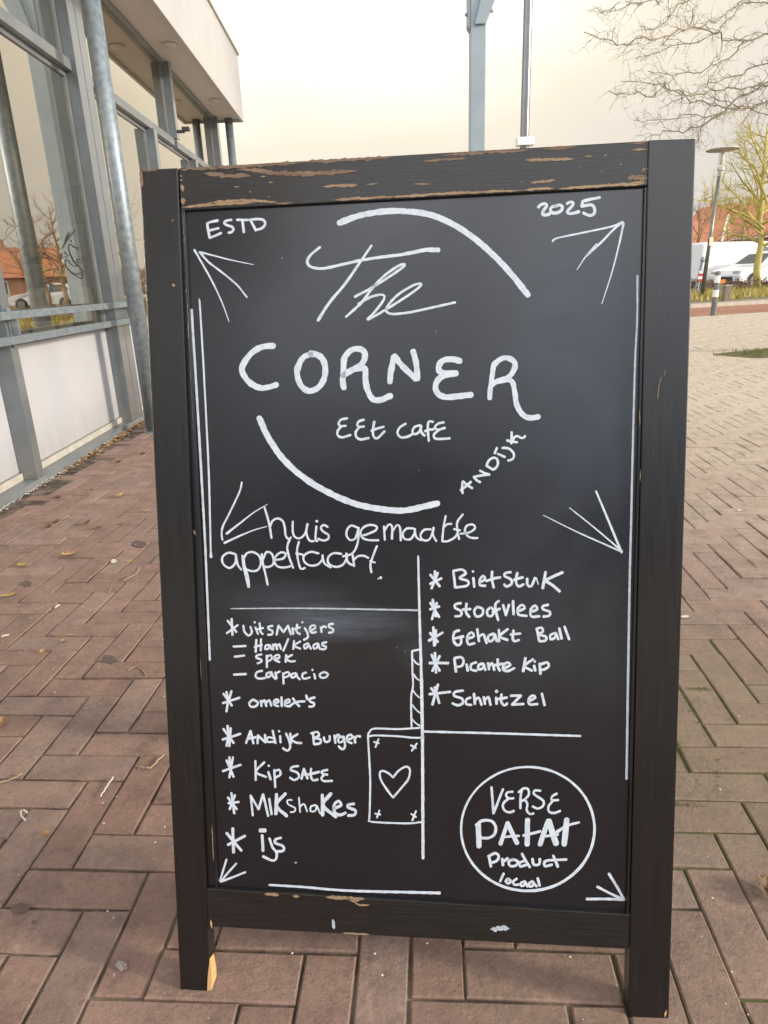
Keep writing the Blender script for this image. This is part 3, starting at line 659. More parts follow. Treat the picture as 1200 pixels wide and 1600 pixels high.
for x, y, l in ((370, 292, 9), (411, 276, 9), (423, 285, 7), (391, 300, 3), (318, 319, 7), (420, 308, 2), (560, 300, 2), (885, 231, 3), (815, 284.5, 2), (940, 268, 2), (970, 257, 3), (905, 262, 2), (946, 243, 4)):
    flake(tr, [(x - l/2, y), (x + l/2, y - .4)], 2.2, M['bare_wood'], ZT, .3)
flake(lp, [(220.5, 266), (221.5, 280), (222.5, 292)], 6, M['bare_wood_grey'], .0005, .6); flake(lp, [(220, 267), (235, 266.2), (246, 266)], 3.5, M['bare_wood_grey'], .0005, .6)
flake(lp, [(268.5, 444), (274, 447)], 6, M['bare_wood'], .0005, .5); flake(lp, [(303, 828), (305, 836)], 3.5, M['bare_wood'], .0005, .5); flake(lp, [(269, 343), (270, 346)], 2, M['bare_wood'], .0005, .5)
flake(lp, [(313, 1030), (314.5, 1060)], 1, M['bare_wood'], .0005, .8); flake(lp, [(331, 1289), (332.5, 1318), (333.5, 1345)], 1.2, M['bare_wood'], .0005, .8)
flake(lp, [(329.5, 1437), (331, 1451)], 2.6, M['fresh_wood'], .0006, .3); flake(lp, [(283, 1546.3), (305, 1548), (327, 1549)], 1.8, M['bare_wood_grey'], .0005, .6)
flake(rpst, [(1035, 585), (1030, 600), (1027, 625)], 1.2, M['bare_wood_grey'], .0005, .9); flake(rpst, [(1040, 575), (1038, 590)], 1, M['bare_wood_grey'], .0005, .9)
flake(rpst, [(1001, 735), (1000, 752)], 1.5, M['bare_wood'], .0005, .5); flake(rpst, [(1039, 1590), (1041, 1578)], 3, M['fresh_wood'], .0006, .4)
flake(rpst, [(999, 640), (1000, 665)], 1, M['bare_wood'], .0005, .5)
flake(br, [(413, 1397), (424, 1397.5), (436, 1398.5)], 4, M['bare_wood'], ZT, .4); flake(br, [(457, 1400), (468, 1401)], 6, M['bare_wood'], ZT, .4)
flake(br, [(508, 1401.5), (530, 1403), (548, 1404), (570, 1405)], 5.5, M['bare_wood'], ZT, .5); flake(br, [(540, 1402), (553, 1408), (562, 1414), (578, 1414)], 3, M['bare_wood'], ZT, .4)
flake(br, [(534, 1457.5), (555, 1459), (578, 1460)], 2.6, M['bare_wood'], ZT, .2); flake(br, [(520, 1436), (521.5, 1443), (522, 1452)], 4, M['chalk_faint'], ZT, .6, 'grey_scuff')
flake(br, [(766, 1452), (782, 1449), (796, 1451)], 7, M['chalk_faint'], ZT, .7, 'grey_scuff')
# split corner of the left foot: the raw wedge on the inner side of the leg
A0 = bp(328.6, 1550, .0004); zb_ = -TK
x0, y0_ = A0[0], A0[1]
hh = bp(330, 1497)[1]; h2 = bp(330, 1525)[1]
xi = bp(328.5, 1530)[0] + .0008
MB().add([(xi - .006, y0_ + .001, .0006), (xi + .0012, y0_ + .004, .0006), (xi + .0016, h2, .0006), (xi + .0002, hh, .0006),
          (xi + .0014, .009, -.019), (xi + .0016, h2 * .9, -.019), (xi + .0012, hh - .004, -.014), (xi - .004, h2, .0006)],
         [(0, 1, 2, 7), (7, 2, 3), (1, 4, 5, 2), (2, 5, 6, 3)]).build('split_foot_corner', M['fresh_wood'], lp, recalc=False)

# ------------------------------------------------------------------ lettering
exec_words = []
def word(label, o_x, o_y, sc, w, strokes, faint=False, name='handwriting'):
    mb = MB(); zz = [PZ + .0004]
    for s in strokes:
        ww = w; w1 = None
        if isinstance(s[0], (int, float)): ww = s[0]; w1 = s[1] if isinstance(s[1], (int, float)) else s[0]; s = s[2:] if isinstance(s[1], (int, float)) else s[1:]
        if w1 is None: w1 = ww
        zz[0] += .00001
        zc = zz[0]
        stroke_poly(mb, [(o_x + x / sc, o_y + y / sc) for x, y in s], ww, w1, lambda x, y: bp(x, y, zc), .09)
    return mb.build(name, M['chalk_faint'] if faint else M['chalk'], panel, label=label, recalc=False)
def dot(x, y, r=1.2): return [r * 2, (x - r, y), (x + r, y)]
def dt(x, y, w=None): return [(x - 2, y - 1), (x + 2, y + 1)]
B_ = (340, 500, 4.2857); C_ = (600, 500, 4.2857); D_ = (440, 360, 4.0); E_ = (330, 740, 5.217); F_ = (530, 740, 5.217); G_ = (340, 950, 5.4545)
H_ = (340, 1120, 5.0); I_ = (660, 870, 5.0); J_ = (700, 1230, 5.0); K_ = (560, 1000, 5.333); L_ = (700, 280, 2.5806); MM = (210, 240, 5.333)
N_ = (320, 1180, 3.158); O_ = (680, 1170, 3.75); Q_ = (700, 660, 8.571); T_ = (820, 300, 6.667)
word('large letters in thick strokes, left half of the widest word', *B_, 9.2, [
    [(375,172),(300,180),(235,215),(185,275),(163,330),(185,385),(230,430),(290,455),(350,448),(395,432)],
    [(625,228),(575,250),(540,310),(533,370),(560,440),(610,475),(670,455),(710,400),(722,330),(705,265),(665,232),(618,226)],
    [(845,455),(838,400),(842,330),(850,255),(890,205),(940,192),(980,210),(985,255),(960,300),(900,335),(838,372)],
    [(920,330),(985,325),(990,400),(1005,470),(1040,530),(1090,535),(1160,507)]])
word('large letters in thick strokes, right half of the widest word', *C_, 9.2, [
    [(40,415),(45,350),(68,245)], [(70,240),(120,305),(215,395)], [(195,208),(215,290),(224,395)],
    [(510,275),(450,262),(390,275),(365,320),(385,352),(485,357)], [(485,358),(400,372),(355,410),(345,460),(370,500),(430,517),(585,500)],
    [7.5,(708,525),(712,460),(735,300)], [8.4,(735,300),(780,262),(830,255),(875,285),(870,335),(830,385),(760,410),(715,438)], [7.5, 8.6,(760,412),(850,405),(875,480),(890,570),(930,635),(980,655),(1035,648)]])
word('small words under the widest word', *B_, 3.7, [
    [(868,658),(825,668),(810,695),(825,710),(858,708)], [(830,710),(805,740),(803,770),(830,786),(890,770)],
    [(980,668),(945,680),(935,705),(950,715),(980,713)], [(950,716),(925,750),(930,785),(960,800),(1012,790)],
    [(1050,680),(1040,740),(1045,780),(1070,792),(1118,745)], [(1030,742),(1065,728),(1112,715)]])
word('small words under the widest word', *C_, 3.7, [
    [(145,695),(105,720),(90,755),(110,785),(155,782),(190,765)], [(240,705),(205,715),(190,745),(205,765),(235,750),(250,710)], [(245,705),(250,750),(272,775)],
    [(328,682),(300,680),(293,730),(300,810)], [(275,745),(300,735),(330,732)], [(400,685),(360,695),(340,720),(360,735),(408,722)], [(370,735),(335,765),(340,792),(380,797),(440,792)]])
word('flowing script word at the top of the circle', *D_, 4.6, [
    [4, 5,(240,105),(180,155),(160,200),(190,230),(260,238),(370,215),(480,190),(600,170),(740,153)], [4.6, 7.8,(740,153),(830,136),(900,122),(980,122)],
    [3.6, 5,(562,95),(500,185),(400,330),(300,450),(228,562)],
    [4,(458,415),(560,360),(680,285),(755,232),(770,212),(730,222),(640,285),(560,370),(500,450),(403,540)],
    [4,(480,460),(560,415),(632,402),(640,430),(590,500),(538,555)], [3.8,(538,557),(600,525),(700,465),(800,400),(865,350),(870,332),(820,345),(730,400),(668,465),(655,505),(690,522),(780,515),(860,500),(1085,450)]])
word('upper arc of the broken circle', *(260, 300, 2.0), 9.5, [[(540,97),(600,75),(670,62),(740,60),(820,70),(890,98),(960,143),(1030,205),(1085,265),(1130,322)]])
word('lower arc of the broken circle', *(0, 0, 1.0), 9.5, [[(405,653),(420,685),(445,720),(480,750),(520,773),(558,788),(600,796),(633,797.5),(662,791.5),(684,786.5)]])
word('capitals at the top left corner', *MM, 4, [
    [(695,558),(640,568),(607,582)], [(607,585),(615,640),(628,702)], [(628,702),(680,682),(722,662)], [(620,642),(660,632),(700,622)],
    [(808,552),(765,560),(747,580),(775,598),(815,610),(825,635),(808,655),(785,658)], [(855,552),(945,553)], [(900,555),(912,655)],
    [(970,560),(1008,632)], [(960,552),(1030,545),(1078,555),(1090,588),(1065,620),(1008,638)]])
word('year figures at the top right corner', *T_, 4.8, [
    [(140,160),(170,130),(215,122),(230,145),(200,185),(185,225),(205,242),(260,228)], [(330,142),(285,155),(265,190),(290,218),(345,215),(385,185),(390,150),(360,135),(315,150)],
    [(440,122),(480,102),(505,115),(490,150),(448,195),(450,222),(500,222),(565,205)], [(780,58),(690,75),(610,95)], [(605,95),(592,150)], [(592,150),(650,138),(700,135),(728,175),(720,230),(670,245),(612,218)]])
word('arrow pointing to the top left corner', *MM, 3, [[3.4, 1.4,(500,802),(640,1050),(730,1240),(788,1398)], [3.4, 2.4,(543,820),(620,905),(750,1005),(860,1100),(938,1198)], [3, 1.2,(545,820),(680,855),(820,890),(992,925)]])
word('arrow pointing to the top right corner', *T_, 3, [[2.6, 3,(290,515),(330,482),(600,425),(900,360),(1020,310)], [3, 3.6,(640,667),(800,520),(930,385),(1020,312)]])
word('arrow pointing to the top right corner', *L_, 3, [[3.6, 1.1,(708,178),(690,262),(662,372),(620,503)], [1.2, 3, (520,365),(560,305),(600,262)]])
word('long ruled line down the left side', 0, 0, 1, 3.6, [[3.8, 3.2,(299.4,484),(306.5,600),(314.6,740),(321,860),(327.8,1031)]])
word('thin double ruled line down the left side', 0, 0, 1, 1.6, [[(311.2,467),(315.5,540),(321,640),(325.5,740),(329,868)], [(312.5,470),(318,560),(322.5,650),(327,740),(330,868)], [3.5, 5,(329.5,864),(329.7,870)]])
word('long ruled line down the right side', 0, 0, 1, 3.4, [[2.8, 3.8,(996,431),(995.5,500),(992.5,560),(989,687),(986,822),(984,900),(981.3,1060),(979,1217)]])
word('arrow on the right side pointing down', *L_, 3, [[3, 3.8,(597,1258),(640,1360),(700,1505)], [1.4, 3,(490,1325),(590,1405),(702,1500)], [1.2, 3,(385,1355),(520,1422),(702,1503)]])
word('capitals written slanting up along the circle', *Q_, 3.8, [
    [(195,948),(188,880),(195,795)], [(200,790),(265,845),(325,880)], [(172,908),(240,855),(308,795)], [(428,645),(490,680),(555,698)], [(555,698),(450,710),(345,730)], [(348,735),(385,775),(430,800)],
    [(515,580),(550,600),(600,632)], [(515,580),(545,510),(605,472),(655,490),(670,550),(645,605),(605,632)], [(655,340),(625,415)], [3.4,(665,420),(762,463)], [3.6,(728,342),(800,345),(860,385),(885,440),(865,490),(805,512)],
    [(853,130),(848,282)], [(790,240),(860,258),(925,266)], [(855,262),(890,200),(930,182),(970,205),(1010,205),(1032,182)]])
word('arrow above the apple pie line', *E_, 3.4, [[2.6, 3,(250,70),(230,150),(150,320),(95,430),(85,490),(92,540)], [3.6, 1,(125,490),(250,392),(350,315),(458,250)], [3.8, 1.1,(108,565),(250,500),(350,460),(455,430)]])
word('two-line note about home-made apple pie', *E_, 3.3, [
    [(435,275),(470,400),(492,525)], [(482,430),(500,385),(540,365),(582,385),(600,440),(605,500),(630,535),(650,520)],
    [(665,390),(665,470),(680,515),(720,528),(765,490),(785,410)], [(785,410),(775,480),(800,545),(835,550)], [(857,430),(850,540),(868,548)], [4,(858,386),(864,390)],
    [(950,435),(915,418),(893,445),(920,478),(957,500),(950,535),(910,545),(872,530)],
    [(195,655),(140,645),(92,680),(97,735),(150,770),(195,730),(203,665)], [(200,660),(215,740),(245,783)],
    [(255,668),(262,750),(285,850),(303,925)], [(308,925),(300,840),(275,760),(262,690)], [(262,700),(290,650),(340,640),(390,670),(405,730),(380,785),(330,795),(285,780)],
    [(412,655),(425,750),(445,830),(460,905)], [(422,700),(450,640),(490,650),(510,700),(500,745),(460,762),(425,755)],
    [(520,705),(590,690),(607,652),(570,642),(530,670),(515,720),(545,758),(600,765),(645,755)], [(640,535),(620,600),(635,680),(668,768)],
    [(715,555),(700,620),(707,700),(730,775),(765,768)], [(692,650),(745,660)],
    [(875,650),(810,638),(755,670),(760,720),(810,750),(870,740),(905,700),(907,665)], [(907,665),(922,730),(975,765)],
    [(1062,655),(1000,648),(955,680),(955,730),(1010,760),(1070,745),(1103,690),(1102,650)], [(1102,650),(1112,720),(1150,745)]])
word('two-line note about home-made apple pie', *F_, 3.3, [
    [(148,440),(100,423),(65,455),(60,505),(90,542),(130,530),(155,460)], [(158,440),(155,540),(135,610),(100,655),(30,675)],
    [(175,510),(240,490),(300,460),(303,430),(250,418),(195,440),(175,480),(188,522),(240,542),(320,543)],
    [(365,430),(372,540)], [(370,465),(400,418),(430,428),(430,532)], [(435,470),(470,420),(495,440),(502,545)],
    [(605,447),(550,448),(517,490),(530,530),(580,535),(612,490),(618,450)], [(615,455),(630,520),(668,542)],
    [(748,455),(695,458),(662,500),(680,540),(730,540),(762,480),(770,440)], [(768,440),(765,500),(792,550)],
    [(868,345),(850,440),(840,550)], [(915,410),(880,412),(862,430)], [(838,550),(880,552),(940,522),(968,480)],
    [(1008,332),(965,390),(962,450),(977,535)], [(935,452),(985,462)], [(990,490),(1060,480),(1108,445),(1090,415),(1040,425),(1025,470),(1050,512),(1090,525),(1128,525)],
    [(108,655),(122,755)], [(118,705),(150,675),(200,670),(238,688)], [(308,590),(280,660),(255,740),(262,805)], [2.6,(250,712),(293,725)], [4.4,(336,848),(341,849)], [2.4,(317,856),(320,857)]])
word('vertical divider of the menu', 0, 0, 1, 4.2, [[3, 4.6,(653.4,869),(655.5,960),(658.5,1060)], [4.8, 4.6,(658.5,1060),(660,1150),(661,1341)]])
word('ruled line above the left menu list', 0, 0, 1, 2.2, [[1.6, 3,(361,951),(480,950.5),(653,953.5)]], True)
word('ruled line under the right menu list', 0, 0, 1, 3.4, [[(662,1143),(780,1146),(907,1150)]])
word('ruled line at the foot of the board', *N_, 4.2, [[3.4, 4.4,(318,640),(480,650),(700,668),(1000,676),(1160,680)]])
word('menu line on fried egg dishes', *G_, 3.4, [
    [(85,108),(160,205)], [(120,92),(126,230)], [(172,145),(78,215)], [(220,150),(228,200),(262,235),(292,210),(280,160)], [(322,165),(345,222)], dt(316,122), [(358,130),(366,200),(385,222)], [(345,180),(388,170)],
    [(468,152),(432,160),(438,182),(468,195),(462,225),(430,228)], [(503,228),(518,150)], [(518,150),(562,205)], [(562,205),(600,150)], [(600,150),(625,225)], [(638,170),(645,222)], [(678,140),(672,200),(702,222)], [(652,180),(702,165)],
    [(742,170),(765,210),(770,250),(735,272)], dt(722,122), [(790,190),(830,175),(828,150),(800,152),(785,180),(802,210),(840,205)], [(878,165),(886,205)], [(880,178),(905,155),(925,165)], [(985,135),(950,140),(950,162),(985,180),(980,205),(948,210)]])
word('menu sub-line on ham and cheese', *G_, 3.4, [
    [(135,328),(240,323)], [(330,270),(325,375)], [(370,265),(368,362)], [(315,332),(378,315)], [(440,315),(410,320),(405,350),(435,345),(447,315)], [(445,318),(462,352)],
    [(472,310),(475,355)], [(475,330),(495,305),(507,352)], [(507,330),(525,305),(540,350)], [(602,265),(560,365)], [(652,280),(645,350)], [(705,285),(655,320),(705,347)],
    [(772,300),(738,315),(742,347),(768,330),(772,302)], [(773,305),(795,348)], [(855,302),(818,315),(822,347),(850,335),(857,305)], [(857,305),(872,350)], [(928,292),(892,300),(895,318),(925,330),(915,350),(885,350)]])
word('menu sub-line on bacon', *G_, 3.4, [
    [(145,415),(228,405)], [(375,395),(335,405),(332,425),(372,440),(370,460),(340,472)], [(418,405),(421,505)], [(420,415),(455,403),(462,435),(425,455)], [(488,435),(525,425),(522,400),(490,408),(485,440),(528,460)], [(585,400),(580,460)], [(635,400),(585,430),(620,455),(660,452)]])
word('menu sub-line on carpaccio', *G_, 3.4, [
    [(138,568),(242,563)], [(380,535),(338,545),(322,580),(350,602),(405,597)], [(455,545),(418,560),(420,590),(450,580),(462,548)], [(460,550),(475,585),(495,605)], [(492,548),(503,600)], [(495,560),(530,540)],
    [(558,555),(562,645)], [(560,562),(600,545),(612,575),(570,592)], [(665,555),(630,565),(632,592),(660,585),(672,558)], [(670,558),(682,590),(700,608)], [(755,550),(725,562),(725,597),(750,602),(785,592)], [(823,562),(832,602)], dt(808,528),
    [(905,545),(870,565),(880,592),(920,592),(942,562),(905,545)]])
word('menu line on omelettes', *G_, 3.6, [
    [(50,730),(122,832)], [(75,715),(92,790)], [(118,708),(95,790)], [(90,785),(75,882)], [(187,765),(45,810)],
    [(300,780),(270,810),(285,842),(325,837),(345,805),(300,780)], [(368,790),(375,837)], [(375,808),(400,785),(415,837)], [(415,808),(440,785),(457,832)], [(480,815),(520,800),(510,780),(485,790),(480,822),(517,837)], [(545,760),(547,837)],
    [(570,815),(615,800),(605,778),(575,795),(575,832),(620,837)], [(642,770),(665,805),(697,837)], [(620,832),(665,802),(742,795)], [(755,745),(765,778)], [(828,762),(787,775),(787,797),(822,812),(815,837),(780,840)]])
word('menu line on a village burger', *H_, 3.6, [
    [(45,95),(125,205)], [(78,70),(85,150)], [(102,88),(92,230)], [(85,150),(70,228)], [(178,133),(38,178)],
    [(222,205),(258,110)], [(258,110),(280,208)], [(238,172),(298,160)], [(312,208),(314,145)], [(314,145),(375,200)], [(375,200),(370,140)], [(430,108),(452,205)], [(438,168),(395,160),(387,195),(442,195)],
    [(488,150),(492,200)], dt(480,113), [(535,130),(560,190),(567,240),(545,265),(510,245)], [(568,130),(575,205)], [(625,135),(575,172),(610,200),(655,205)],
    [(745,125),(752,212)], [(730,130),(780,118),(792,148),(755,165),(802,175),(802,205),(755,215)], [(830,160),(840,195),(875,187),(875,150)], [(913,145),(920,205)], [(917,168),(940,140),(952,147)],
    [(980,155),(945,165),(947,200),(980,190),(985,158)], [(985,155),(996,230),(975,255),(945,230)], [(1008,182),(1050,165),(1045,140),(1015,150),(1010,187),(1048,207)], [(1068,155),(1075,202)], [(1072,172),(1090,150),(1115,155)]])
word('menu line on chicken satay', *H_, 3.6, [
    [(70,340),(125,470)], [(120,315),(92,475)], [(92,315),(100,400)], [(180,375),(40,425)],
    [(295,345),(298,495)], [(365,355),(300,430),(380,470)], [(395,430),(415,490)], dt(400,383), [(443,415),(450,550)], [(445,428),(480,413),(492,450),(452,475)],
    [(630,385),(588,390),(570,415),(622,435),(637,470),(600,495),(565,475)], [(655,485),(675,405)], [(675,405),(702,482)], [(662,452),(708,450)], [(730,405),(728,460),(745,495),(782,490)], [(705,452),(795,430)], [(858,415),(815,425),(820,445),(858,452)], [(830,455),(810,480),(830,502),(895,500)]])
word('menu line on milkshakes', *H_, 3.6, [
    [(80,630),(150,722)], [(108,595),(130,755)], [(135,612),(95,722)], [(165,665),(85,675)],
    [(258,615),(275,770)], [(258,615),(320,722)], [(320,722),(355,605)], [(355,605),(395,775)], [(403,640),(422,762)], [5,(460,605),(455,760)], [5,(530,600),(460,690),(540,775)], [2.6,(580,650),(545,652),(550,682),(605,712),(600,740),(570,745)],
    [2.6,(635,630),(645,745)], [2.6,(645,702),(675,680),(700,740)], [3,(765,690),(730,700),(725,735),(760,737),(777,695)], [3,(775,695),(802,755)], [5,(818,610),(820,770)], [5.4,(885,600),(825,690),(925,782)],
    [4.4,(905,718),(965,690),(945,658),(910,690),(915,745),(955,767),(1000,750)], [4.4,(1065,680),(1020,687),(1020,707),(1077,732),(1070,765),(1020,772)]])
word('menu line on ice cream', *H_, 4, [
    [(70,908),(185,1045)], [4.6,(118,872),(125,1060)], [(215,930),(80,1000)], [(348,925),(355,1048)], [6.6,(333,888),(370,888)], [(405,950),(430,1020),(460,1060),(457,1110),(425,1123),(355,1090)], [(495,945),(455,957),(450,985),(510,1010),(515,1045),(460,1053)]])
word('arrow pointing to the bottom left corner', *N_, 3.2, [[(107,515),(90,570),(75,620)], [(155,535),(110,585),(80,622)], [(200,577),(130,605),(78,624)]])
word('menu line on beefsteak', *I_, 4, [
    [(62,140),(135,230)], [(98,112),(98,180)], [(120,125),(72,247)], [(148,168),(60,212)],
    [(242,115),(257,240)], [(242,110),(310,100),(340,130),(290,165),(357,190),(350,225),(262,240)], [(398,165),(405,235)], dt(395,115), [(448,202),(490,175),(475,150),(450,175),(450,222),(492,225)], [(545,115),(542,170),(557,240)], [(500,190),(550,172),(608,160)],
    [(690,120),(647,127),(642,150),(690,175),(697,212),(655,232),(640,215)], [(742,125),(730,190),(750,232),(790,215)], [(715,180),(785,160)], [(818,170),(822,220),(850,230),(880,165)], [2, 1.6,(890,165),(905,215)], [4.6,(962,120),(940,245)], [4.6,(1095,122),(955,185)], [4.6,(955,185),(1020,225),(1072,270)]])
word('menu line on stewed meat', *I_, 4, [
    [(62,360),(130,470)], [(80,335),(105,465)], [(112,360),(75,488)], [(132,388),(60,410)],
    [(300,362),(257,372),(257,400),(302,425),(300,460),(257,465)], [(345,365),(340,430),(367,470)], [(315,412),(375,408)], [(430,390),(405,420),(420,465),(465,455),(472,410),(430,390)], [(535,395),(505,420),(512,460),(545,460),(560,420),(535,395)],
    [(597,345),(570,370),(575,430),(592,495)], [(548,432),(605,405)], [(630,375),(652,457)], [(652,457),(677,375)], [(708,345),(712,450)], [(745,425),(800,402),(780,375),(747,400),(750,450),(815,462)], [(845,432),(897,410),(880,380),(847,410),(850,465),(915,465)], [(982,375),(942,385),(942,410),(997,430),(990,460),(945,467)]])
word('menu line on meatball', *I_, 4, [
    [(85,550),(92,695)], [(60,595),(120,665)], [(158,592),(50,655)], [(105,572),(98,690)],
    [(288,575),(250,590),(242,650),(270,690),(300,680),(302,635)], [(252,638),(320,622)], [(350,642),(402,620),(385,590),(352,620),(357,682),(407,675)], [(428,565),(442,660)], [(442,627),(475,605),(502,675)], [(557,600),(515,620),(520,660),(550,650),(567,605)], [(565,605),(582,660)],
    [(598,570),(600,660)], [(667,565),(605,620),(665,650)], [(712,575),(705,640),(720,660),(755,650)], [(690,607),(765,600)],
    [(895,565),(912,655)], [(890,565),(932,553),(942,585),(905,605),(967,625),(960,655),(915,660)], [(1042,595),(1000,610),(1002,645),(1035,632),(1045,598)], [(1045,600),(1062,645)], [(1070,558),(1087,640)], [(1110,545),(1147,645)]])
word('menu line on spicy chicken', *I_, 4, [
    [(72,765),(100,830)], [(98,750),(107,905)], [(135,775),(78,892)], [(55,830),(203,830)], [(100,830),(135,890)],
    [(250,800),(262,898)], [(250,793),(300,783),(322,810),(310,850),(265,862)], [(345,840),(355,890)], [(420,825),(382,840),(380,880),(422,890)], [(475,835),(440,845),(437,880),(470,872),(482,842)], [(480,840),(492,885)], [(513,830),(520,880)], [(520,858),(545,830),(562,885)],
    [(588,800),(590,860),(605,890)], [(560,848),(630,835)], [(640,872),(687,845),(662,825),(632,850),(632,885),(670,892),(718,870)], [(805,790),(787,895)], [(865,800),(800,852),(855,890)], [(872,850),(882,890)], dt(878,818), [(915,835),(922,915)], [(915,843),(975,825),(987,855),(952,880),(925,882)]])
word('menu line on schnitzel', *I_, 4, [
    [(68,1027),(105,1070)], [(122,998),(78,1155)], [(97,1018),(132,1143)], [(55,1073),(217,1055)],
    [(317,1045),(257,1055),(247,1085),(312,1110),(312,1148),(272,1160),(235,1145)], [(375,1100),(342,1115),(342,1150),(382,1157)], [(403,1070),(410,1150)], [(410,1122),(440,1100),(462,1157)], [(478,1095),(490,1150)], [(487,1122),(515,1095),(532,1157)], [(576,1100),(580,1150)],
    [2.2,(578,1042),(570,1052),(580,1060),(588,1050),(578,1042)], [(618,1075),(615,1130),(640,1162),(662,1145)], [(590,1112),(660,1100)], [(690,1085),(770,1085)], [(770,1085),(700,1155)], [(700,1155),(790,1150)], [(835,1127),(882,1100),(862,1083),(832,1110),(835,1152),(900,1150)], [(933,1070),(955,1160)]])
word('drawing of a box with a heart and a striped tower', *K_, 2.9, [
    [(510,732),(330,742),(130,738),(95,765),(80,795),(85,900),(98,1150),(95,1400),(92,1490),(110,1515),(400,1528),(525,1517)], [(85,803),(150,795),(340,803),(460,815),(545,812)],
    [(443,730),(440,600),(440,470),(455,380),(450,250),(447,95)], [(447,92),(505,80)], [2.4,(458,160),(478,190),(505,205)], [2.4,(462,285),(480,315),(505,335)], [2.4,(455,420),(480,455),(508,480)], [2.4,(448,540),(480,580),(515,608)], [2.4,(448,660),(480,695),(515,715)],
    [(130,850),(170,860)], [(168,825),(142,893)], [(437,877),(480,900)], [(487,862),(445,923)], [(140,1447),(182,1455)], [(175,1420),(155,1480)], [(440,1449),(480,1475)], [(480,1425),(448,1505)],
    [3.2,(288,1145),(250,1110),(200,1090),(178,1110),(190,1170),(240,1250),(288,1312)], [3.2,(288,1145),(340,1085),(400,1055),(430,1082),(415,1160),(360,1230),(290,1312)]])
ring = [(824.7 + 104.2 * math.cos(a) * (1), 1295.2 + 96.8 * math.sin(a)) for a in np.linspace(-2.25, -2.25 + 6.32, 40)]
word('ring around the fresh chips note', 0, 0, 1, 3.8, [[3.2, 4.6] + ring[:20], [4.6, 3.2] + ring[19:]])
word('capitals inside the ring, top word', *J_, 3.7, [
    [(340,0),(355,205)], [(355,205),(430,15)], [(505,35),(465,40),(453,65),(475,88),(512,85)], [(472,90),(430,130),(440,180),(480,197),(515,185)], [(565,165),(567,80),(577,25)], [(552,40),(590,10),(625,15),(632,55),(600,95),(568,110)], [(600,98),(620,130),(615,180),(640,210),(668,205)],
    [(722,28),(680,25),(668,50),(702,75),(747,110),(740,150),(700,167),(662,150)], [(850,50),(815,70),(810,100),(862,100)], [(822,103),(785,150),(790,192),(830,202),(876,185)]])
word('bold word inside the ring', *J_, 7.6, [
    [8.4,(237,290),(241,462)], [4.4,(218,295),(270,262),(340,265),(372,310),(362,370),(312,397),(258,395)], [7,(410,443),(465,280)], [7.4,(465,280),(540,437)], [3.6,(420,390),(555,380)], [8.4,(622,255),(618,448)], [4,(588,378),(722,345)],
    [7.6,(718,448),(782,262)], [8.6,(787,262),(845,443)], [3.8,(740,385),(860,370)], [8.4,(928,252),(908,448)], [5, 3.4,(850,350),(930,300),(1025,275)]])
word('third word inside the ring', *J_, 4.2, [
    [(320,540),(335,620)], [(315,540),(370,515),(397,540),(380,575),(335,592)], [(423,560),(430,610)], [(430,582),(467,555)], [(510,565),(475,580),(485,615),(530,612),(547,580),(510,565)], [(578,520),(602,565),(640,625)], [(600,575),(560,590),(565,620),(612,605)],
    [(660,560),(670,605),(712,602),(717,560)], [(792,570),(755,582),(757,617),(812,605)], [(822,535),(840,575),(858,622)], [(805,570),(925,565)]])
word('small word at the foot of the ring', *J_, 4, [
    [(435,675),(408,735)], [(470,715),(450,735),(470,752),(492,735),(470,715)], [(537,715),(510,735),(517,762),(552,760)], [(602,735),(570,747),(572,770),(595,767),(602,737)], [(602,740),(622,775)], [(662,735),(635,750),(637,775),(662,770),(667,740)], [(665,745),(692,775)], [(700,710),(716,770)]])
word('arrow pointing to the bottom right corner', *O_, 4, [[(1018,732),(1060,800),(1107,885)], [(950,808),(1020,845),(1100,882)], [(888,880),(1000,880),(1108,884)]])
word('small dots of marker', 0, 0, 1, 1.6, [dot(652, 1412.5, .9), dot(681, 518, .5), dot(441, 403, .5), dot(462, 1348, 1), dot(655, 735, .4), dot(700, 1040, .3), dot(620, 1012, .4), dot(633, 1018, .4)], True)

# ------------------------------------------------------------------ street furniture
# square post with brace behind the sign
P0 = atY(745.5, 100, 6); hw = .057
P0 = atY(745.5, 100, 15.8); post = empty('pergola_post', (P0[0], 15.8, 0)); tag(post, 'grey green painted square post with a slanting brace, behind the sign', 'post')
MB().box(-hw, hw, -hw, hw, .589, 3.55).build('post_shaft', M['post_grey'], post, bevel=.006)
MB().prism([(-.03, 2.73), (.055, 2.73), (.42, 3.55), (.20, 3.55)], 'y', -.075, -hw - .002).build('brace', M['post_grey'], post, bevel=.005)
MB().prism([(-.078, 2.73), (-.058, 2.70), (-.058, 3.55), (-.20, 3.55), (-.16, 3.1), (-.078, 2.93)], 'y', -.05, .05).build('cheek_piece', M['post_grey'], post, bevel=.004)
for x, z in ((-.085, 2.81),):
    MB().lathe([(.001, -.012), (.012, -.008), (.014, 0), (.010, .01), (.001, .013)], 0, 0, 12).build('bolt_head', M['post_grey'], post, smooth=True).location = (x, -.01, z)
b_ = MB().lathe([(.001, -.012), (.012, -.008), (.014, 0), (.010, .01), (.001, .013)], 0, 0, 12).build('bolt_head', M['post_grey'], post, smooth=True); b_.location = (.098, -.066, 2.81)
MB().box(-.6, 3.2, -.06, .06, 3.55, 3.67).build('beam', M['post_grey'], post, bevel=.005)
MB().box(2.9, 3.014, -hw, hw, .589, 3.55).build('post_shaft', M['post_grey'], post, bevel=.006)
KK = 15.8 / 6
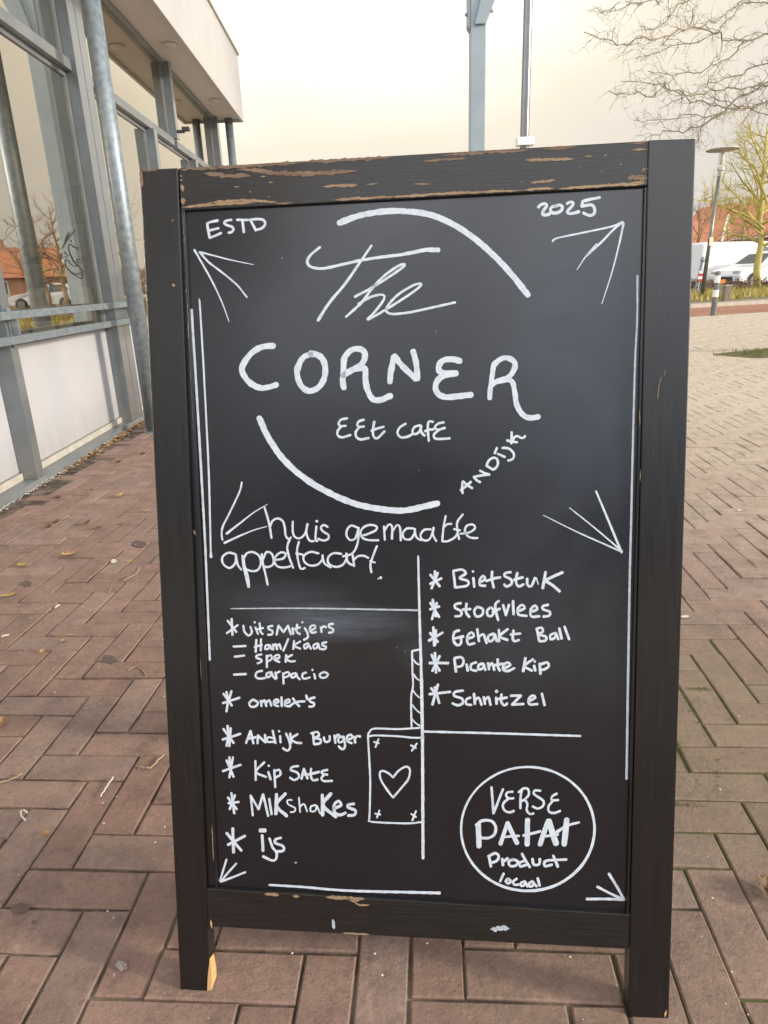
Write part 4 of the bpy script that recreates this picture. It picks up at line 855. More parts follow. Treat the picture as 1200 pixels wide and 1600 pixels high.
for ch in post.children:
    for v_ in ch.data.vertices: v_.co = v_.co * KK
    if ch.name.startswith('bolt'): ch.location = Vector(ch.location) * KK - Vector((0, 0, H * (KK - 1)))
    else:
        for v_ in ch.data.vertices: v_.co.z -= H * (KK - 1)
# tall steel mast with a pale clamp
P1 = atY(820, 200, 12)
mast = empty('steel_mast', (P1[0], 12.0, 0)); tag(mast, 'tall round steel mast with a small white clamp box, seen above the sign', 'mast')
MB().lathe([(.072, 0), (.070, 3.0), (.062, 6.5), (.055, 9)], 0, 0, 20).build('mast_tube', M['pole_steel'], mast, smooth=True)
cz = atY(820, 222, 12)[2]
MB().box(-.13, .14, -.10, .08, cz - .055, cz + .06).build('clamp_box', M['white_paint'], mast, bevel=.008)
MB().lathe([(.09, 0), (.09, .35), (.074, .38)], 0, 0, 20).build('mast_sleeve', M['pole_dark'], mast)
MB().tube([(0, 0, 8.95), (.3, -.3, 9.1), (.9, -.9, 9.1)], .035, 8).build('lamp_arm', M['pole_steel'], mast)
# street lamp on the verge
lb = gnd(1096, 466, .08); ltop = atY(1130, 232, lb[1])
lamp = empty('street_lamp', (lb[0], lb[1], .08)); tag(lamp, 'street lamp with flat disc hood and glass cylinder standing on the verge', 'street lamp')
hz = ltop[2] - .08; lx = ltop[0] - lb[0]
def lean(z): return lx * z / hz
MB().tube([(0, 0, 0), (lean(hz - .72), 0, hz - .72)], [.062, .045], 12).build('lamp_pole', M['pole_dark'], lamp, smooth=True)
o = MB().lathe([(.055, 0), (.055, .30), (.05, .31)], 0, 0, 16).build('glass_cylinder', M['lamp_glass'], lamp, smooth=True); o.location = (lean(hz), 0, hz - .42)
o = MB().lathe([(.10, 0), (.105, .02), (.105, .09), (.05, .10), (.05, .0)], 0, 0, 16).build('gallery_ring', M['lamp_hood'], lamp); o.location = (lean(hz), 0, hz - .58)
o = MB().lathe([(.05, 0), (.07, .10), (.06, .14)], 0, 0, 16).build('neck', M['lamp_hood'], lamp); o.location = (lean(hz), 0, hz - .72)
o = MB().lathe([(.06, 0), (.45, .045), (.47, .06), (.42, .085), (.16, .12), (.03, .15)], 0, 0, 32).build('lamp_hood', M['lamp_hood'], lamp, smooth=True); o.location = (lean(hz), 0, hz - .09)
for k in range(3):
    a = k * 2.09 + .4; MB().tube([(lean(hz) + .09*math.cos(a), .09*math.sin(a), hz - .5), (lean(hz) + .075*math.cos(a), .075*math.sin(a), hz - .06)], .007, 6).build('stay_rod', M['lamp_hood'], lamp)
zt = atY(1113, 378, lb[1])[2] - .08
MB().box(lean(zt) - .05, lean(zt) + .07, -.085, -.06, zt - .1, zt + .13).build('pole_label', pmat('pale_yellow_label', (.75, .7, .42), rough=.5), lamp, bevel=.003)
MB().box(lean(zt) - .085, lean(zt) - .05, -.075, -.06, zt - .06, zt + .09).build('number_plate', M['dark_plastic'], lamp)
# bollard
bb = gnd(1114, 494); bh = .86
bol = empty('bollard', (bb[0], bb[1], 0)); tag(bol, 'slim dark bollard with two white bands at the edge of the square', 'bollard')
MB().lathe([(.055, 0), (.055, bh), (.045, bh + .02), (.001, bh + .03)], 0, 0, 18).build('bollard_post', M['pole_dark'], bol, smooth=False)
for z in (.38, .66): MB().lathe([(.0555, z), (.059, z + .002), (.059, z + .138), (.0555, z + .14)], 0, 0, 18).build('white_band', M['white_paint'], bol)
MB().lathe([(.11, 0), (.10, .015), (.06, .018)], 0, 0, 18).build('base_collar', M['stone'], bol)
# stubby concrete post behind it, orange cap behind
cp = gnd(1133, 475, 0)
cpo = empty('concrete_post', (cp[0], cp[1], .05)); tag(cpo, 'weathered square concrete post just behind the banded bollard', 'post')
MB().box(-.09, .09, -.09, .09, 0, .42).build('post_body', M['stone'], cpo, bevel=.02)
MB().box(-.10, .10, -.10, .10, .42, .45).build('post_cap', M['kerb'], cpo, bevel=.01)
oc = gnd(1124, 462, .08)
occ = empty('orange_marker', (oc[0], oc[1], .08)); tag(occ, 'short marker post with a bright orange head beyond the concrete post', 'marker post')
MB().box(-.16, .12, -.05, .05, .38, .50).build('orange_head', M['orange'], occ, bevel=.01); MB().box(-.05, .05, -.04, .04, 0, .38).build('marker_stem', M['stone'], occ)
# red and white warning post left of the lamp
wp = gnd(1087, 458, .08)
wpo = empty('warning_post', (wp[0], wp[1], .08)); tag(wpo, 'leaning grey post with red and white warning plate, left of the street lamp', 'warning post')
wt = atY(1098, 406, wp[1])
hx = wt[0] - wp[0]; hh = wt[2] - .08
MB().tube([(0, 0, 0), (hx * .55, 0, hh * .55), (hx, 0, hh)], [.09, .06, .05], 10).build('post_shaft', M['galv'], wpo)
for k in range(4):
    z = hh * (.34 + .085 * k); xx = hx * z / hh + .02
    MB().box(xx - .10, xx + .10, -.12, -.10, z, z + hh * .083).build('plate_band', M['red_sign'] if k % 2 == 0 else M['white_paint'], wpo)
MB().lathe([(.06, 0), (.08, .06), (.07, .16), (.01, .2)], hx, 0, 12).build('post_head', M['galv'], wpo).location = (0, 0, hh - .08)

# ------------------------------------------------------------------ vehicles
def mirror_side(prof): return prof
def vehicle(name, loc, rz, L, Wd, lower, upper, tumble, wheels, wr, side_glass, label, cat, group, lights=True, front_glass=None, mat=None):
    mat = mat or M['car_white']
    r = empty(name, loc, rz); tag(r, label, cat, group)
    # body: side outline swept across the width with the upper part leaning in
    pts = lower + upper; n = len(pts); secs = [-1, -.94, .94, 1]; vs = []
    belt = max(p[1] for p in lower) ; topz = max(p[1] for p in upper)
    for s in secs:
        inset = .97 if abs(s) == 1 else 1.0
        for (x, z) in pts:
            tmb = tumble * max(0, (z - belt) / (topz - belt)); y = s * (Wd / 2) * (1 - tmb)
            xc = L / 2; zc = .75
            xx = xc + (x - xc) * (.985 if abs(s) == 1 else 1); zz = zc + (z - zc) * (.97 if abs(s) == 1 else 1)
            vs.append((xx, y, zz))
    fs = [tuple(range(n))[::-1], tuple(range(3*n, 4*n))] + [(k*n + i, k*n + (i+1) % n, (k+1)*n + (i+1) % n, (k+1)*n + i) for k in range(3) for i in range(n)]
    MB().add(vs, fs).build('body', mat, r, bevel=.03)
    for gl in side_glass:
        for s in (-1, 1):
            P = [(x, s * (Wd / 2 * (1 - tumble * max(0, (z - belt) / (topz - belt))) + .004), z) for x, z in gl]; Q = [(x, y - s * .02, z) for x, y, z in P]; m = len(P)
            MB().add(P + Q, [tuple(range(m)), tuple(range(m, 2*m))[::-1]] + [(i, (i+1) % m, (i+1) % m + m, i + m) for i in range(m)]).build('side_window', M['car_glass'], r)
    if front_glass:
        for (xa, za, xb, zb) in front_glass:
            yy = Wd / 2 * .86; y2 = Wd / 2 * (1 - tumble) * .9; dx, dz = zb - za, -(xb - xa); l = math.hypot(dx, dz); dx /= l; dz /= l
            if dz < 0: dx, dz = -dx, -dz
            o_ = .014; P = [(xa + dx*o_, -yy, za + dz*o_), (xa + dx*o_, yy, za + dz*o_), (xb + dx*o_, y2, zb + dz*o_), (xb + dx*o_, -y2, zb + dz*o_)]
            Q = [(x - dx*.03, y, z - dz*.03) for x, y, z in P]
            MB().add(P + Q, [(0,1,2,3),(7,6,5,4),(0,4,5,1),(1,5,6,2),(2,6,7,3),(3,7,4,0)]).build('windscreen', M['car_glass'], r)
    for x in wheels:
        for s in (-1, 1):
            y0, y1 = s * (Wd / 2 - .2), s * (Wd / 2 + .012)
            def disc(rad, a, b, nm, mt, par):
                m = 20; V = [(x + rad*math.cos(6.2832*k/m), yy_, wr + rad*math.sin(6.2832*k/m)) for yy_ in (a, b) for k in range(m)]
                return MB().add(V, [tuple(range(m)), tuple(range(m, 2*m))] + [(k, (k+1) % m, (k+1) % m + m, k + m) for k in range(m)]).build(nm, mt, par)
            disc(wr * 1.13, s * (Wd/2 - .18), s * (Wd/2 + .002), 'wheel_arch', M['dark_plastic'], r)
            w_ = disc(wr, y0, y1, 'wheel', M['tyre'], r); disc(wr * .66, s * (Wd / 2), s * (Wd / 2 + .022), 'rim', M['rim'], w_)
    return r
# local x = 0 at the nose, L at the tail
suv_lower = [(0.02,.35),(.0,.62),(.12,.84),(1.1,1.0),(4.3,1.05),(4.44,.95),(4.45,.4),(4.2,.26),(.25,.24)]
def suv(loc, rz, label, group='white cars'):
    pts = [(.25,.26),(.02,.34),(.0,.62),(.12,.82),(.55,.93),(1.15,1.02),(1.25,1.06),(1.95,1.52),(2.4,1.62),(3.4,1.62),(3.95,1.52),(4.32,1.08),(4.44,.98),(4.46,.42),(4.2,.26)]
    r = vehicle('parked_car', loc, rz, 4.46, 1.82, [(.0,.62),(4.3,1.03)] and pts[:6], pts[6:], .22, (.86, 3.55), .34,
                [[(1.62,1.06),(2.12,1.48),(2.62,1.52),(2.62,1.07)], [(2.70,1.07),(2.70,1.52),(3.40,1.52),(3.86,1.30),(3.80,1.10)]], label, 'car', group, front_glass=[(1.3,1.09,1.93,1.50),(4.26,1.14,3.98,1.48)])
    for s in (-1, 1):
        MB().box(.02, .42, s*.66 - .20, s*.66 + .2, .66, .80).build('headlight', M['lens'], r, bevel=.03)
        MB().box(4.16, 4.47, s*.72 - .16, s*.72 + .16, .94, 1.05).build('tail_light', M['red_lens'], r, bevel=.02)
    MB().box(-.005, .06, -.5, .5, .36, .56).build('grille', M['dark_plastic'], r)
    MB().box(3.9, 4.25, -.6, .6, 1.56, 1.60).build('roof_spoiler', M['car_white'], r, bevel=.01)
    return r
# road direction is RA; the cars point left (nose at smaller x)
vp = gnd(1133, 455.0, 0)
carp = rp2((np.array(vp[:2]) - RO) @ rd + 2.0, 14.6)
suv((carp[0], carp[1], -.01), RA, 'white car with headlight and front wheel showing, parked behind the yellow tree')
vb = atY(1040, 440, 36)
vanp = rp2((vb[:2] - RO) @ rd + .5, 17.2)
vpts = [(.15,.3),(.0,.45),(.02,.95),(.5,1.12),(.95,1.25),(1.55,2.0),(1.8,2.12),(5.6,2.14),(5.68,2.05),(5.72,.5),(5.6,.34)]
vanp = (vanp[0] + rd[0]*5.7, vanp[1] + rd[1]*5.7)
van = vehicle('parked_van', (vanp[0], vanp[1], -.01), RA + math.pi, 5.7, 1.98, vpts[:5], vpts[5:], .10, (.95, 4.5), .35, [[(1.2,1.28),(1.62,1.85),(2.25,1.85),(2.25,1.28)]], 'long white panel van parked behind the white car and lamp post', 'van', None, front_glass=[(1.0,1.3,1.5,1.92)])
for s in (-1, 1): MB().box(-.005, .15, s*.78 - .15, s*.78 + .15, .78, .98).build('headlight', M['lens'], van, bevel=.02)
van2 = empty('parked_camper', rp2((vanp[0]-RO[0])*rd[0] + (vanp[1]-RO[1])*rd[1] + .9, 17.6) + (-.01,), RA); tag(van2, 'tall white camper body parked to the right behind the white car', 'van')
MB().prism([(0,.45),(0,1.5),(.7,2.25),(1.2,2.4),(6.2,2.4),(6.3,2.3),(6.3,.45)], 'y', -1.05, 1.05).build('body', M['car_white'], van2, bevel=.04)
MB().box(2.2, 3.1, -1.062, -1.04, 1.3, 1.75).build('side_window', M['car_glass'], van2, bevel=.005)
MB().box(5.0, 5.8, -1.062, -1.04, 1.3, 1.75).build('side_window', M['car_glass'], van2, bevel=.005)
for x in (1.2, 5.0):
    m = 20; V = [(x + .35*math.cos(6.2832*k/m), yy_, .35 + .35*math.sin(6.2832*k/m)) for yy_ in (-1.02, -.8) for k in range(m)]
    MB().add(V, [tuple(range(m)), tuple(range(m, 2*m))] + [(k, (k+1) % m, (k+1) % m + m, k + m) for k in range(m)]).build('wheel', M['tyre'], van2)
# mirrored placement: things the shop windows reflect, standing on the right outside the frame
def mirrored(x, y_, dist, z=0):
    n_ = np.array([math.cos(BZ), math.sin(BZ), 0]); r = ray(x, y_); r = r / np.linalg.norm(r[:2]); P = CAM + r * dist
    k = GL - P @ n_; Q = P + 2 * k * n_; return (Q[0], Q[1], z)
q = mirrored(13, 470, 54)
suv((q[0] + 0, q[1], -.01), math.atan2(.30, -.95), 'white hatchback with roof spoiler parked at the right end of the road', 'white cars')

# ------------------------------------------------------------------ houses
def house(name, x0, y0, x1, y1, dep, zw, zr, nwin, label, group, seedv=0):
    a = math.atan2(y1 - y0, x1 - x0); L = math.hypot(x1 - x0, y1 - y0); r = empty(name, (x0, y0, 0), a); tag(r, label, 'house', group)
    MB().box(0, L, 0, dep, 0, zw).build('wall', M['brick_wall'], r)
    MB().prism([(-.35, zw - .1), (dep / 2, zr), (dep + .35, zw - .1), (dep / 2, zr - .25)], 'x', -.1, L + .1).build('roof', M['roof_orange'], r)
    for k in range(int(zr * 0 + 9)):
        pass
    MB().box(0, L, -.42, -.30, zw - .18, zw - .06).build('gutter', M['white_paint'], r)
    MB().box(-.05, .12, -.12, -.02, 0, zw - .18).build('downpipe', M['white_paint'], r)
    MB().box(L * .3, L * .3 + .7, dep / 2 - .3, dep / 2 + .3, zr - .4, zr + .6).build('chimney', M['brick_wall'], r)
    w = L / nwin
    for k in range(nwin):
        for z0, z1 in (((.8, 2.1), (3.3, 4.4)) if zw > 4 else ((.7, 2.1),)):
            if k == nwin - 1 and z0 < 1:
                MB().box(k*w + .5, k*w + 1.4, -.03, .03, 0, 2.1).build('door', M['white_paint'], r); continue
            f = MB().box(k*w + .5, k*w + w - .5, -.04, .02, z0, z1).build('window', M['white_paint'], r)
            m = (k*w + .5 + k*w + w - .5) / 2
            for a0, a1 in ((k*w + .58, m - .04), (m + .04, k*w + w - .58)): MB().box(a0, a1, -.055, -.045, z0 + .08, z1 - .08).build('window_pane', M['car_glass'], f)
    return r
hA = atY(1046, 350, 80)[:2]; hB = atY(1300, 350, 60)[:2]
hv = hB - hA
labels_h = ['red brick terraced house with orange tiled roof, first from the left behind the lamp post', 'red brick terraced house with orange tiled roof, behind the upper lamp post stays',
            'red brick terraced house with orange tiled roof, directly behind the yellow tree branches', 'red brick terraced house at the right edge of the picture', 'red brick terraced house beyond the right edge']
for k in range(4):
    a = hA + hv * (k / 4.0); b = hA + hv * ((k + .985) / 4.0)
    house('terraced_house', a[0], a[1], b[0], b[1], 8, 3.6, 7.3 - .32 * k, 3, labels_h[k], 'terraced houses across the road', k)
q = mirrored(14, 430, 62)
gh = empty('gabled_house', (q[0], q[1], 0), R_(-30)); tag(gh, 'gabled house with orange roof and white barge boards standing to the right of the road', 'house')
MB().box(-4, 4, 0, 8, 0, 2.4).build('wall', M['brick_wall'], gh)
MB().prism([(-.5, 2.2), (4, 4.6), (8.5, 2.2)], 'x', -4.2, 4.2).build('roof', M['roof_orange'], gh)
for s in (-1, 1):
    MB().prism([(-.6, 2.05), (4, 4.55), (8.6, 2.05), (8.6, 2.4), (4, 4.9), (-.6, 2.4)], 'x', s*4.22, s*4.34).build('barge_board', M['white_paint'], gh)
for x in (-2.6, 0.2, 2): 
    f = MB().box(x, x + 1.1, -.06, .02, .9, 2.0).build('window', M['white_paint'], gh); MB().box(x + .1, x + 1, -.075, -.065, 1.0, 1.9).build('pane', M['car_glass'], f)
MB().box(-.4, .4, 3.6, 4.4, 4.2, 5.2).build('chimney', M['brick_wall'], gh)

# ------------------------------------------------------------------ trees
def twigs(mb, p, d, L, r, depth, spread=.6, up=.05, sides=4, kink=.28):
    n = max(4, int(L / (.03 if L < .45 else .09 if L < 1.2 else .25))); n = min(n, 11); pts = [np.array(p, float)]; d = np.array(d, float); d /= np.linalg.norm(d)
    dirs = []
    for i in range(n):
        d = d + np.array([random.gauss(0, kink), random.gauss(0, kink), random.gauss(up, kink)]) * .6; d /= np.linalg.norm(d)
        pts.append(pts[-1] + d * L / n); dirs.append(d.copy())
    rad = [r * (1 - .75 * i / n) for i in range(n + 1)]
    mb.tube(pts, rad, sides, cap=False)
    if depth > 0:
        k = random.randint(3, 5)
        for _ in range(k):
            i = random.randint(1, n - 1); b = dirs[i] + np.array([random.gauss(0, spread), random.gauss(0, spread), random.gauss(up, spread * .8)])
            twigs(mb, pts[i], b, L * random.uniform(.35, .65), max(rad[i] * .6, .0016), depth - 1, spread, up, 3 if depth < 2 else sides, kink)
# near tree: trunk just outside the right edge, limbs reaching into the frame
TX, TY = tp[0] + .85, tp[1] + .2
tree = empty('bare_street_tree', (0, 0, 0)); tag(tree, 'leafless tree whose thin branches hang into the top right of the view', 'tree', None)
tree.location = (TX, TY, 0)
mbt = MB(); mbt.tube([(0, 0, -.02), (.03, 0, .5), (-.02, .02, 1.6), (.04, 0, 3.0), (0, .05, 4.2), (.05, 0, 5.5), (.1, 0, 7.2)], [.17, .14, .125, .115, .10, .07, .03], 12)
trunk = mbt.build('trunk', M['bark'], tree, smooth=True)
limbs = [([(1215,48),(1160,62),(1115,52),(1080,45),(1040,57),(1015,63),(1003,58),(985,68),(965,66),(945,60),(915,51)], 8.2, 6.6, 3.4),
         ([(1165,62),(1150,80),(1130,98),(1110,107),(1085,112),(1060,118),(1030,116),(1012,112)], 8.0, 7.0, 3.0),
         ([(1220,120),(1180,133),(1130,140),(1100,145),(1080,150),(1055,143),(1035,139),(1018,151),(1000,146),(955,145)], 8.3, 6.9, 3.4),
         ([(1220,126),(1160,148),(1140,165),(1122,182),(1100,195),(1070,204),(1030,210),(1016,216)], 8.4, 7.4, 4.6),
         ([(1215,150),(1185,166),(1150,171),(1110,163),(1082,157),(1060,143),(1045,138),(1030,130),(970,128)], 8.5, 7.4, 3.0),
         ([(1100,-30),(1085,-8),(1060,12),(1045,30),(1030,40),(1012,46),(1000,39)], 7.6, 6.8, 2.4),
         ([(1085,-30),(1050,-6),(1000,4),(965,12),(950,17),(938,17)], 7.4, 6.4, 2.2),
         ([(1215,-10),(1165,-3),(1140,18),(1120,30),(1100,38),(1081,45),(1081,28),(1085,10)], 8.3, 7.4, 2.6),
         ([(1215,5),(1160,5),(1145,25),(1130,38),(1125,50)], 8.5, 8.0, 2.0),
         ([(1120,52),(1100,62),(1080,68),(1050,75),(1020,83),(990,90)], 7.9, 7.0, 2.2),
         ([(1220,95),(1180,105),(1150,118),(1120,126),(1095,135),(1075,150),(1050,160),(1030,170)], 8.6, 7.7, 2.6),
         ([(1215,160),(1170,168),(1130,178),(1100,180),(1070,180),(1035,186),(1005,190),(996,187)], 8.0, 7.0, 2.6),
         ([(1130,175),(1110,190),(1095,200),(1090,212),(1092,219)], 7.6, 7.4, 1.8),
         ([(1215,185),(1170,168),(1150,165),(1125,155),(1100,140)], 8.9, 8.0, 2.4)]
for li, (pts, Ya, Yb, w) in enumerate(limbs):
    P = smooth_line(pts, 9); n = len(P); P3 = []
    for i, q_ in enumerate(P): P3.append(atY(q_[0], q_[1], Ya + (Yb - Ya) * i / (n - 1)) - np.array([TX, TY, 0]) + np.array([random.gauss(0, .012) for _ in range(3)]))
    rad = [(w * .0021 + .001) * (1 - .75 * i / n) + .0012 for i in range(n)]
    mb = MB(); 
    if pts[0][0] > 1195:                   # join back to the trunk
        s0 = P3[0]; zt_ = max(1.6, s0[2] - .7); j = [np.array([0, 0, zt_]), np.array([s0[0] * .45, s0[1] * .45, zt_ + (s0[2] - zt_) * .75])]
        P3 = j + P3; rad = [rad[0] * 2.2, rad[0] * 1.5] + rad
    mb.tube(P3, rad, 5, cap=False)
    for i in [j for j in range(3, len(P3) - 1) for _q in (0, 1)]:
        d = P3[i + 1] - P3[i - 1]; d /= np.linalg.norm(d)
        if random.random() < .95: twigs(mb, P3[i], d * 1.1 + np.array([random.gauss(-.1, .45), random.gauss(0, .5), random.gauss(0, .6)]), random.uniform(.05, .30), rad[i] * .4 + .0008, 1 if random.random() < .75 else 0, .8, .0, 3, .55)
    mb.build('branch', M['bark'], tree, recalc=False)
mb = MB()
for k in range(9):
    a = random.uniform(-1.2, 2.2); twigs(mb, (0, 0, random.uniform(3.6, 6)), (math.cos(a), math.sin(a), .7), random.uniform(1.6, 2.6), .035, 3, .5, .08, 5)
mb.build('crown', M['bark'], tree, recalc=False)

def bare_tree(name, loc, h, mat, label, group=None, lean_=(0, 0), n=14, r0_=.16, seed=1, low=.25, depth=3, wide=1.0):
    random.seed(seed); t = empty(name, loc); tag(t, label, 'tree', group)
    pts = [(0, 0, 0)]; 
    for i in range(1, 8): pts.append((lean_[0] * (i/7) + random.gauss(0, .04), lean_[1] * (i/7) + random.gauss(0, .04), h * .85 * i / 7))
    rad = [r0_ * (1 - .82 * i / 7) for i in range(8)]
    MB().tube(pts, rad, 8).build('trunk', mat, t, smooth=True)
    mb = MB()
    for k in range(n):
        f = low + (1 - low) * (k + random.random() * .6) / n * .95; i = min(6, int(f * 7)); p = np.array(pts[i]) + (np.array(pts[i+1]) - np.array(pts[i])) * (f * 7 - i)
        a = k * 2.4 + random.uniform(-.5, .5); L = h * (.42 - .22 * f) * wide * random.uniform(.8, 1.25)
        twigs(mb, p, (math.cos(a), math.sin(a), .45 + .5 * f), L, rad[i] * .55, depth, .55, .06, 4)
    mb.build('crown', mat, t, recalc=False); return t
tb = gnd(1183, 452, .08); ttop = atY(1206, 160, tb[1])
bare_tree('lichen_tree', (tb[0], tb[1], .05), (ttop[2]) * 1.05, M['bark_y'], 'leafless tree with yellow green lichened bark beside the white car', None, (ttop[0] - tb[0] - .1, 0), 24, .15, 11, .26, 3, .95)
# guide limbs seen in the photograph, lower left side of that tree
lt = bpy.data.objects['lichen_tree']; mb = MB()
for pts, w in (([(1194,358),(1175,341),(1155,333),(1135,325),(1115,318),(1100,312)], .055), ([(1180,345),(1168,330),(1155,310),(1140,295),(1128,283)], .04), ([(1192,368),(1175,355),(1150,352),(1140,345)], .03),
               ([(1200,320),(1190,290),(1180,262),(1165,250),(1155,240)], .045), ([(1202,280),(1185,240),(1175,215),(1172,200)], .035)):
    P = [atY(x, y, tb[1] - .3) - np.array([tb[0], tb[1], .05]) for x, y in pts]; n = len(P)
    mb.tube(P, [w * (1 - .6 * i / n) for i in range(n)], 6, cap=False)
    for i in range(1, n):
        for _ in range(5): twigs(mb, P[i], np.array([random.gauss(-.4, .7), random.gauss(0, .6), random.gauss(.5, .6)]), random.uniform(.5, 1.3), w * .35, 2, .6, .05, 3)
mb.build('low_limb', M['bark_y'], lt, recalc=False)
far = [(1082, 90, 50, 6.6, 'thin bare tree standing left of the street lamp in front of the brick houses'), (880, 60, 70, 12.2, 'far bare tree whose crown just clears the top of the sign'), (1150, 60, 50, 6.5, 'bare tree behind the lichened tree, close to the houses'),
       (1225, 60, 40, 9.5, 'bare tree beyond the right edge of the view'), (1300, 60, 45, 9, 'bare tree far out to the right'), (1113, 80, 58, 7.0, 'slender bare tree by the wall of the first brick house')]
for k, (px, _, Y, hgt, lab) in enumerate(far):
    p = atY(px, 450, Y); bare_tree('bare_tree', (p[0], Y, 0), hgt, M['bark_far'], lab, 'bare trees in front of the houses', (0, 0), 12, .13, 20 + k, .3, 3, 1.0)
for k, (x, y_, dist, hgt, lab) in enumerate([(72, 450, 48, 6.2, 'bushy bare tree behind the hatchback, leftmost of the row hidden by the sign'), (100, 450, 44, 6.4, 'bushy bare tree hidden by the sign, second in its row'), (130, 450, 46, 6.6, 'lichened bare tree hidden by the sign, in front of the brick houses'), (150, 450, 40, 5.6, 'low lichened bare tree hidden by the sign, nearest of its row')]):
    q = mirrored(x, y_, dist); bare_tree('bare_tree', q, hgt, M['bark_y'] if k > 1 else M['bark_far'], lab, None, (0, 0), 15, .15, 40 + k, .2, 3, 1.1)
random.seed(5)
# unseen tree belt added behind the camera, shaped to darken the sign reflection
V, F = [], []
for _ in range(15000):
    x = random.uniform(-75, 75); y = -42 - random.uniform(0, 6); top = (12.5 - 8.5 / (1 + math.exp(-(x - 9) / 4))) + 2.2 * noise.noise(Vector((x * .08, 5, 0))) + 1.5 * noise.noise(Vector((x * .4, 2, 0))); z = random.uniform(0, 1) ** .8 * top
    r = random.uniform(.2, .6); a = random.uniform(0, 3.14); k = len(V)
    V += [(x - r*math.cos(a), y - r*.4, z - r), (x + r*math.cos(a), y + r*.4, z - r*.6), (x + r*.3, y, z + r)]; F.append((k, k+1, k+2))
mb = MB(); mb.v = V; mb.f = F
tag(mb.build('added_tree_belt', M['hedge'], recalc=False), 'unseen belt of winter trees added behind the viewer to darken the sign reflection', 'trees', None, 'stuff')
# distant wood line (stuff)
V, F = [], []
for _ in range(22000):
    x = random.uniform(-140, 190); y = 150 + random.uniform(0, 12); top = 5 + 3.0 * noise.noise(Vector((x * .05, 3, 0))) + 1.5 * noise.noise(Vector((x * .3, 8, 0))); z = random.uniform(0, 1) ** .8 * top
    r = random.uniform(.25, .6); a = random.uniform(0, 3.14); k = len(V)
    V += [(x - r*math.cos(a), y - r*.4, z - r), (x + r*math.cos(a), y + r*.4, z - r*.6), (x + r*.3, y, z + r)]; F.append((k, k+1, k+2))
mb = MB(); mb.v = V; mb.f = F
tag(mb.build('distant_wood', M['bark_far'], recalc=False), 'hazy line of bare winter trees on the horizon', 'trees', None, 'stuff')

# ------------------------------------------------------------------ leaves, twigs and marks on the paving
def leaf_mesh(name, L, wid, lobes, curl, sd_):
    random.seed(sd_); n = 22; up = []
    for i in range(n + 1):
        t = i / n; w = math.sin(math.pi * min(1, t * 1.02)) ** .7 * wid * (1 - lobes * (.5 + .5 * math.cos(t * 2 * math.pi * 3.5))) * random.uniform(.85, 1.1); up.append((t, w))
    vs = []; 
    for t, w in up:
        z = curl * L * (abs(t - .5) ** 1.5) * 1.2
        vs += [((t - .5) * L, w, z + curl * w * 1.6 + random.uniform(0, .002)), ((t - .5) * L, 0, z), ((t - .5) * L, -w, z + curl * w * 1.2 + random.uniform(0, .002))]
    fs = []
    for i in range(n):
        a = i * 3; fs += [(a, a+3, a+4, a+1), (a+1, a+4, a+5, a+2)]
    k = len(vs); vs += [(-.5*L, .0012, 0.001), (-.5*L, -.0012, 0.001), (-.72*L, -.001, .004), (-.72*L, .001, .004)]; fs.append((k, k+1, k+2, k+3))
    me = bpy.data.meshes.new(name); me.from_pydata(vs, [], fs); return me
leaf_specs = [((109, 869), .060, .022, .6, .35, 'leaf1', 20, 'large tan lobed leaf lying on the bricks left of the sign'),
              ((35, 885), .042, .017, .5, .2, 'leaf3', -30, 'pale yellow leaf flat on the bricks near the left edge'),
              ((189, 777), .050, .013, .3, .6, 'leaf3', 70, 'upright curled yellow leaf between shop front and sign'),
              ((136, 820), .045, .014, .4, .7, 'leaf2', 80, 'dark curled leaf right of the tan lobed leaf'),
              ((152, 827), .035, .014, .3, .3, 'leaf2', 10, 'small brown leaf beside the dark curled leaf'),
              ((75, 826), .040, .018, .4, .5, 'leaf2', 0, 'brown leaf of a touching pair, lower one'),
              ((88, 818), .038, .017, .4, .5, 'leaf2', 40, 'brown leaf of a touching pair, upper one'),
              ((90, 779), .040, .016, .4, .4, 'leaf2', 15, 'brown leaf lying near the plinth'),
              ((185, 724), .038, .016, .3, .5, 'leaf2', 5, 'small dark leaf on the far bricks near the plinth'),
              ((223, 711), .036, .016, .3, .5, 'leaf2', 30, 'small dark leaf at the left post of the sign'),
              ((140, 765), .050, .010, .2, .2, 'leaf1', 5, 'long narrow tan leaf on the bricks'),
              ((68, 1022), .020, .009, .1, .5, 'leaf1', 100, 'tiny orange brown leaf at the lower left'),
              ((100, 1004), .018, .008, .1, .4, 'leaf1', -20, 'tiny orange leaf above the other tiny one'),
              ((3, 1135), .040, .014, .3, .6, 'leaf1', 100, 'curled tan leaf cut by the left edge'),
              ((14, 932), .050, .009, .1, .2, 'leaf3', 30, 'slim yellow leaf near the left edge'),
              ((74, 1305), .014, .008, .1, .2, 'leaf1', 0, 'little tan flake on the lower left bricks'),
              ((112, 812), .020, .010, .2, .3, 'leaf1', 0, 'tiny tan leaf above the lobed leaf'),
              ((204, 879), .020, .009, .2, .2, 'leaf3', 0, 'small yellowish leaf at the sign post'),
              ((228, 800), .024, .010, .2, .2, 'leaf1', 0, 'small tan leaf touching the sign outline'),
              ((1203, 1402), .055, .022, .3, .5, 'leaf2', 70, 'large reddish brown leaf curled at the right edge'),
              ((1197, 1388), .034, .013, .3, .5, 'leaf1', 100, 'orange leaf on top of the reddish brown one'),
              ((0, 805), .03, .014, .3, .5, 'leaf2', 0, 'dark leaf against the plinth at the left edge')]
